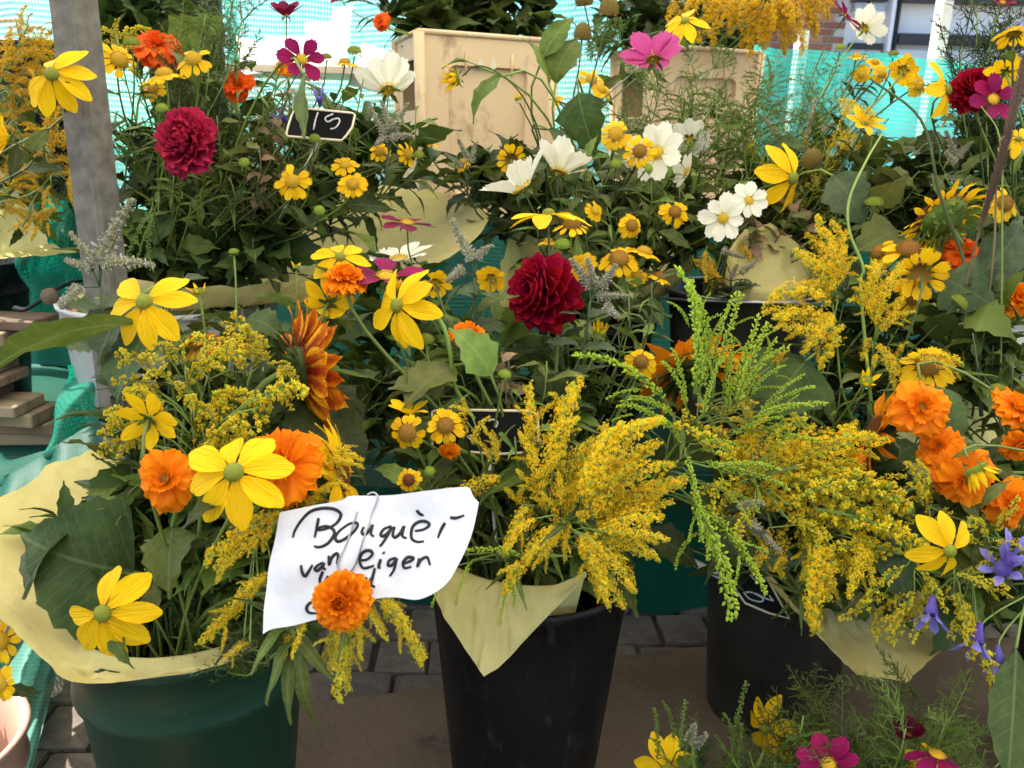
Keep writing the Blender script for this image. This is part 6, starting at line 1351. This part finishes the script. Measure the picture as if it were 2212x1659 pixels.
# pale green forked stem and grass blades near the plume
def wand(pts, r, label, name, mat='stem', cat='stem', b='R2'):
    P = at(*pts[0]); root = empty(name, P, label, cat); ob('stem', stem_mesh(polyline([at(*p) - P for p in pts], 6), r, r * .6, mat), root); return root
wand([(1895, 1000, 1.4), (1860, 640, 1.44), (1865, 580, 1.44), (1835, 500, 1.45), (1835, 430, 1.46), (1870, 350, 1.5), (1905, 290, 1.55)], .0032, 'pale forked green stem above the tall goldenrod', 'forked_stem')
wand([(2120, 900, 1.4), (2090, 600, 1.42), (2030, 420, 1.42), (1990, 260, 1.45), (1880, 170, 1.55)], .0035, 'arching pale grass blade in front of the heleniums', 'arching_grass', 'leafm')
wand([(2100, 900, 1.45), (2145, 560, 1.4), (2160, 330, 1.4), (2230, 180, 1.42)], .0022, 'thin grass stalk beside the plume', 'grass_stalk', 'stemb')
wand([(2160, 900, 1.4), (2165, 480, 1.42), (2160, 300, 1.45), (2120, 230, 1.5)], .0020, 'pale stalk crossing the yellow helenium', 'flower_stalk', 'stem')
e = empty('grass_plume', at(2085, 620, 1.40), 'purplish brown grass plume leaning across the picture edge', 'grass plume'); P = e.location.copy()
ax = polyline([at(*q) for q in ((2085, 620, 1.40), (2110, 520, 1.38), (2140, 420, 1.36), (2175, 300, 1.35), (2215, 130, 1.36))], 8); ob('stem', stem_mesh([p - P for p in ax], .0022, .0012, 'stemb'), e)
mb = MB(); rr = random.Random(3)
for i in range(1900):
    t = .22 + .78 * rr.random(); p = lerp_list(ax, t); tg = (lerp_list(ax, min(1, t + .03)) - lerp_list(ax, t - .03)).normalized(); g = rr.uniform(0, 6.28); o = Quaternion(tg, g) @ tg.orthogonal().normalized()
    L = .022 * math.sin(min(1, (t - .2) * 2.2) * 1.57) * rr.uniform(.5, 1.1); octa(mb, p - P, o * .55 + tg, L, .0007, 0)
h = ob('plume', mb.mesh('plume', 'plum', False), e)
# ---- greenery: leafy stems one can make out
cloud('G', 800, 700, 1.45, 130, 190, .05, 9, 'leafy stem behind the nodding coneflower', 'leafy stems behind the nodding coneflower', L=.085, kinds=('lance', 'broad'), mats=('leafd', 'leaf'), nl=12)
cloud('R', 1750, 880, 1.52, 190, 110, .05, 8, 'leafy stem under the lime sprays', 'leafy stems under the lime sprays', L=.08, kinds=('lance', 'line'), mats=('leafd', 'leaf'), nl=12)
cloud('K', 930, 780, 1.42, 170, 210, .06, 12, 'leafy stem behind the arched coneflower stem', 'leafy stems behind the arched stem', L=.08, kinds=('lance', 'broad', 'line'), mats=('leaf', 'leafd', 'leafm'), nl=11)
cloud('K', 1120, 800, 1.40, 150, 190, .05, 8, 'leafy stem behind the dahlia and the mint', 'leafy stems behind the dahlia', L=.075, kinds=('mint', 'lance'), mats=('leafm', 'leaf'), nl=12)
cloud('G', 330, 800, 1.16, 150, 170, .06, 12, 'leafy stem behind the pale goldenrod', 'leafy stems behind the pale goldenrod', L=.09, kinds=('broad', 'lance'), nl=11)
LS = 'leafy stem in the bouquet '
cloud('G', 410, 1110, 1.15, 190, 150, .10, 13, 'leafy stem under the marigolds of the green bucket', 'leafy stems under the marigolds of the green bucket', L=.085, nl=11)
cloud('G', 560, 850, 1.24, 230, 260, .10, 16, 'leafy stem behind the bronze sunflower', 'leafy stems behind the bronze sunflower', L=.09, kinds=('lance', 'broad', 'broad'), nl=11)
cloud('G', 620, 1260, 1.02, 90, 120, .06, 6, 'leafy stem beside the notice over the green bucket', 'leafy stems beside the notice over the green bucket', L=.06, kinds=('line', 'lance'), nl=11)
cloud('K', 1060, 850, 1.28, 200, 260, .08, 15, 'leafy stem below the dahlia in the black bucket', 'leafy stems below the dahlia in the black bucket', L=.08, kinds=('lance', 'broad', 'line'), nl=11)
cloud('K', 1180, 1100, 1.22, 180, 110, .06, 8, 'leafy stem under the golden goldenrod of the black bucket', 'leafy stems under the golden goldenrod of the black bucket', L=.07, kinds=('lance', 'line'), nl=11)
cloud('K', 1340, 700, 1.38, 90, 150, .06, 7, 'leafy stem between the dahlia and the amber sunflower', 'leafy stems between the dahlia and the amber sunflower', L=.07, kinds=('lance', 'line'), mats=('leaf', 'leafl', 'leafd'), nl=11)
cloud('R', 1780, 1080, 1.42, 220, 200, .10, 15, 'leafy stem under the goldenrod of the metal bucket', 'leafy stems under the goldenrod of the metal bucket', L=.085, nl=11)
cloud('R', 1950, 700, 1.52, 190, 190, .08, 11, 'leafy stem behind the large heleniums', 'leafy stems behind the large heleniums', L=.09, kinds=('lance', 'broad'), nl=11)
cloud('R', 1850, 1230, 1.36, 120, 60, .05, 4, 'leafy stem hanging into the curled wrapping paper', 'leafy stems hanging into the curled wrapping paper', L=.07, kinds=('lance', 'line'), nl=11)
cloud('RF', 2120, 1150, 1.30, 110, 190, .06, 10, 'leafy stem under the edge marigolds', 'leafy stems under the edge marigolds', L=.085, nl=11)
cloud('RF', 2150, 780, 1.38, 100, 120, .05, 6, 'leafy stem under the buds near the grey green leaf', 'leafy stems under the buds near the grey green leaf', L=.07, kinds=('line', 'lance'), nl=11)
cloud('W', 480, 330, 1.68, 270, 230, .10, 21, 'leafy stem around the ruffled dahlia', 'leafy stems around the ruffled dahlia', L=.09, nl=11)
cloud('W', 760, 300, 1.66, 170, 110, .08, 14, 'leafy stem around the chalk tag reading 15', 'leafy stems around the chalk tag reading 15', L=.085, kinds=('lance',), nl=11)
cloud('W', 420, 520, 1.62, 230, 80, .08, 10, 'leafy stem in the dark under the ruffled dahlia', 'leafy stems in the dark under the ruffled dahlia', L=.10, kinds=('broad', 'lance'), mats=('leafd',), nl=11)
cloud('LL', 90, 300, 1.72, 130, 180, .06, 10, 'leafy stem behind the steel pole and goldenrod', 'leafy stems behind the steel pole and goldenrod', L=.08, kinds=('lance', 'line'), nl=11)
cloud('C2', 1330, 420, 1.80, 230, 130, .10, 24, 'leafy stem among the white cosmos', 'leafy stems among the white cosmos', L=.085, nl=11)
cloud('C2', 1060, 380, 1.85, 130, 60, .06, 10, 'leafy stem along the crate foot', 'leafy stems along the crate foot', L=.085, nl=11)
cloud('C2', 1300, 600, 1.62, 190, 90, .06, 8, 'leafy stem under the large helenium above the mint', 'leafy stems under the large helenium above the mint', L=.075, kinds=('lance', 'line'), nl=11)
cloud('M2', 1800, 400, 1.85, 220, 120, .10, 21, 'leafy stem of the wire rimmed bucket', 'leafy stems of the wire rimmed bucket', L=.085, mats=('leaf', 'leafd', 'leafo'), nl=11)
cloud('M2', 1700, 480, 1.74, 90, 90, .06, 10, 'dry reddish leafy stem in the wire rimmed bucket', 'dry stems of the wire rimmed bucket', L=.045, nl=12, kinds=('broad',), mats=('dry', 'leafo'), stemmat='stemb')
cloud('R2', 2100, 400, 1.80, 130, 150, .08, 14, LS + 'behind the grass plume', 'leafy stems behind the grass plume', L=.085, mats=('leaf', 'leafd', 'leafo'), nl=11)
cloud('W', 590, 270, 1.55, 60, 110, .04, 6, 'dry brownish leafy stem beside the chalk tag reading 15', 'dry stems beside the chalk tag', L=.035, nl=12, kinds=('broad',), mats=('dry', 'dry', 'leafo'), stemmat='stemb')
cloud('K', 1085, 790, 1.20, 50, 120, .03, 3, 'dry pinkish bract stem below the mint', 'dry stems below the mint', L=.03, nl=12, kinds=('broad',), mats=('dry',), stemmat='stemb')
cloud('X1', 1010, 25, 2.46, 190, 50, .08, 18, LS + 'of the cream crate beside the papers', 'leafy stems of the first crate', L=.11, mats=('leaf', 'leafd'), nl=11)
cloud('X1', 860, 20, 2.46, 60, 60, .05, 4, LS + 'of the cream crate beside the papers', 'leafy stems of the first crate', L=.11, mats=('leafd',), nl=11)
cloud('X2', 1470, 45, 2.70, 170, 50, .08, 15, LS + 'of the half hidden crate', 'leafy stems of the second crate', L=.11, mats=('leafd',), nl=11)
cloud('TB', 290, 50, 1.95, 60, 90, .05, 10, LS + 'of the tall black bucket', 'leafy stems of the tall black bucket', L=.08, kinds=('line', 'lance'), nl=11)
# fine light foliage between the heads
for b_, x, y, d_, rx, ry, n_, lab in (('W', 480, 260, 1.56, 230, 160, 16, 'among the upper flowers of the white tub'), ('W', 760, 250, 1.58, 150, 110, 9, 'beside the chalk tag reading 15'), ('C2', 1320, 420, 1.66, 220, 120, 16, 'between heleniums and white cosmos'), ('M2', 1790, 380, 1.74, 200, 130, 14, 'of the meadow stems by the wire rimmed bucket'),
                                   ('R2', 2090, 420, 1.66, 120, 160, 10, 'behind the grass plume'), ('G', 480, 880, 1.08, 240, 190, 12, 'between the sunflowers of the green bucket'), ('K', 1080, 880, 1.18, 190, 180, 14, 'around the chalk tag of the black bucket'), ('R', 1960, 760, 1.42, 170, 180, 10, 'below the large heleniums'), ('RF', 2120, 1150, 1.22, 90, 150, 6, 'below the orange marigolds'), ('M2', 1620, 330, 1.80, 140, 110, 9, 'before the half hidden crate'), ('R', 1720, 1150, 1.34, 200, 120, 12, 'under the goldenrod of the metal bucket'), ('G', 330, 1150, 1.06, 180, 100, 7, 'under the dark eyed marigold of the green bucket'), ('K', 1360, 760, 1.34, 90, 130, 6, 'between dahlia and amber sunflower')):
    cloud(b_, x, y, d_, rx, ry, .06, n_, 'fine leaved light green stem ' + lab, 'fine leaved stems ' + lab, kinds=('line', 'lance', 'line'), mats=('leaf', 'leafl', 'leafo'), L=.055, nl=14, name='fine_leaved_stem', stemmat='stem', t0=.45)
# thread-leaved stems
big_leaf(300, 640, 200, 760, 1.16, 1.08, 'G', 'dark leaf hanging before the pole foot', 'broad', 'leafd', .3, 2, 1.3, up=(0, -1, .2))
big_leaf(330, 700, 240, 860, 1.14, 1.06, 'G', 'broad leaf drooping before the white tub', 'heart', 'leafd', .2, 1, 1.0, up=(0, -1, .2))
FT = 'thread-leaved stem '
feathers('W', 470, 150, 1.62, 120, 140, .06, 14, FT + 'of the white tub', 'thread-leaved stems of the white tub', 'leaf', .12)
feathers('W', 470, 40, 1.66, 60, 40, .04, 3, FT + 'before the tall black bucket', 'thread-leaved stems before the tall black bucket', 'leafl', .13)
feathers('W', 660, 330, 1.55, 70, 90, .05, 6, FT + 'of the white tub', 'thread-leaved stems of the white tub', 'leafo', .10)
feathers('C2', 1560, 300, 1.80, 110, 110, .06, 12, FT + 'before the half hidden crate', 'thread-leaved stems before the half hidden crate', 'leafl', .14)
feathers('C2', 1470, 230, 1.80, 50, 70, .05, 4, 'pale umbel on a thread-leaved stem', 'pale umbels', 'leafl', .12, kind='umbel', name='umbel_stem')
feathers('M2', 1740, 260, 1.90, 110, 90, .06, 12, FT + 'against the turquoise netting', 'thread-leaved stems against the netting', 'leafl', .13)
feathers('M2', 1780, 330, 1.8, 90, 70, .05, 4, 'yellow green umbel among the meadow stems', 'yellow green umbels', 'gygr', .09, kind='umbel', name='umbel_stem')
feathers('R2', 2130, 120, 1.78, 70, 110, .06, 16, FT + 'standing tall behind the magenta cosmos', 'tall thread-leaved stems', 'leafd', .16)
feathers('N', 1850, 1600, 1.20, 160, 80, .06, 12, FT + 'of the low pot', 'thread-leaved stems of the low pot', 'leaf', .11)
feathers('N', 1600, 1660, 1.22, 170, 40, .05, 7, FT + 'of the low pot', 'thread-leaved stems of the low pot', 'leaf', .09)
feathers('N', 2060, 1600, 1.14, 110, 70, .05, 8, FT + 'of the low pot', 'thread-leaved stems of the low pot', 'leafl', .10)
feathers('G', 560, 1400, .95, 70, 30, .04, 4, FT + 'over the green bucket rim', 'thread-leaved stems over the green bucket rim', 'leaf', .07)
for x, y, x1, y1 in ((1735, 330, 1760, 210), (1760, 300, 1800, 260), (1690, 300, 1650, 250)):
    a = at(x, y, 1.84); P = base_of('M2'); root = empty('bottlebrush_grass', P, 'brown bottlebrush grass head against the netting', 'grass', 'bottlebrush grass heads'); pts = stem_path(P, a, Vector((0, 0, 1))); ob('stem', stem_mesh(pts, .002, .0012), root, -P)
    q_ = at(x1, y1, 1.83); ob('seed_head', spike(1), root, a - P, frame_x(q_ - a), ((q_ - a).length, .09, .09))
# ---- greenery nobody could count
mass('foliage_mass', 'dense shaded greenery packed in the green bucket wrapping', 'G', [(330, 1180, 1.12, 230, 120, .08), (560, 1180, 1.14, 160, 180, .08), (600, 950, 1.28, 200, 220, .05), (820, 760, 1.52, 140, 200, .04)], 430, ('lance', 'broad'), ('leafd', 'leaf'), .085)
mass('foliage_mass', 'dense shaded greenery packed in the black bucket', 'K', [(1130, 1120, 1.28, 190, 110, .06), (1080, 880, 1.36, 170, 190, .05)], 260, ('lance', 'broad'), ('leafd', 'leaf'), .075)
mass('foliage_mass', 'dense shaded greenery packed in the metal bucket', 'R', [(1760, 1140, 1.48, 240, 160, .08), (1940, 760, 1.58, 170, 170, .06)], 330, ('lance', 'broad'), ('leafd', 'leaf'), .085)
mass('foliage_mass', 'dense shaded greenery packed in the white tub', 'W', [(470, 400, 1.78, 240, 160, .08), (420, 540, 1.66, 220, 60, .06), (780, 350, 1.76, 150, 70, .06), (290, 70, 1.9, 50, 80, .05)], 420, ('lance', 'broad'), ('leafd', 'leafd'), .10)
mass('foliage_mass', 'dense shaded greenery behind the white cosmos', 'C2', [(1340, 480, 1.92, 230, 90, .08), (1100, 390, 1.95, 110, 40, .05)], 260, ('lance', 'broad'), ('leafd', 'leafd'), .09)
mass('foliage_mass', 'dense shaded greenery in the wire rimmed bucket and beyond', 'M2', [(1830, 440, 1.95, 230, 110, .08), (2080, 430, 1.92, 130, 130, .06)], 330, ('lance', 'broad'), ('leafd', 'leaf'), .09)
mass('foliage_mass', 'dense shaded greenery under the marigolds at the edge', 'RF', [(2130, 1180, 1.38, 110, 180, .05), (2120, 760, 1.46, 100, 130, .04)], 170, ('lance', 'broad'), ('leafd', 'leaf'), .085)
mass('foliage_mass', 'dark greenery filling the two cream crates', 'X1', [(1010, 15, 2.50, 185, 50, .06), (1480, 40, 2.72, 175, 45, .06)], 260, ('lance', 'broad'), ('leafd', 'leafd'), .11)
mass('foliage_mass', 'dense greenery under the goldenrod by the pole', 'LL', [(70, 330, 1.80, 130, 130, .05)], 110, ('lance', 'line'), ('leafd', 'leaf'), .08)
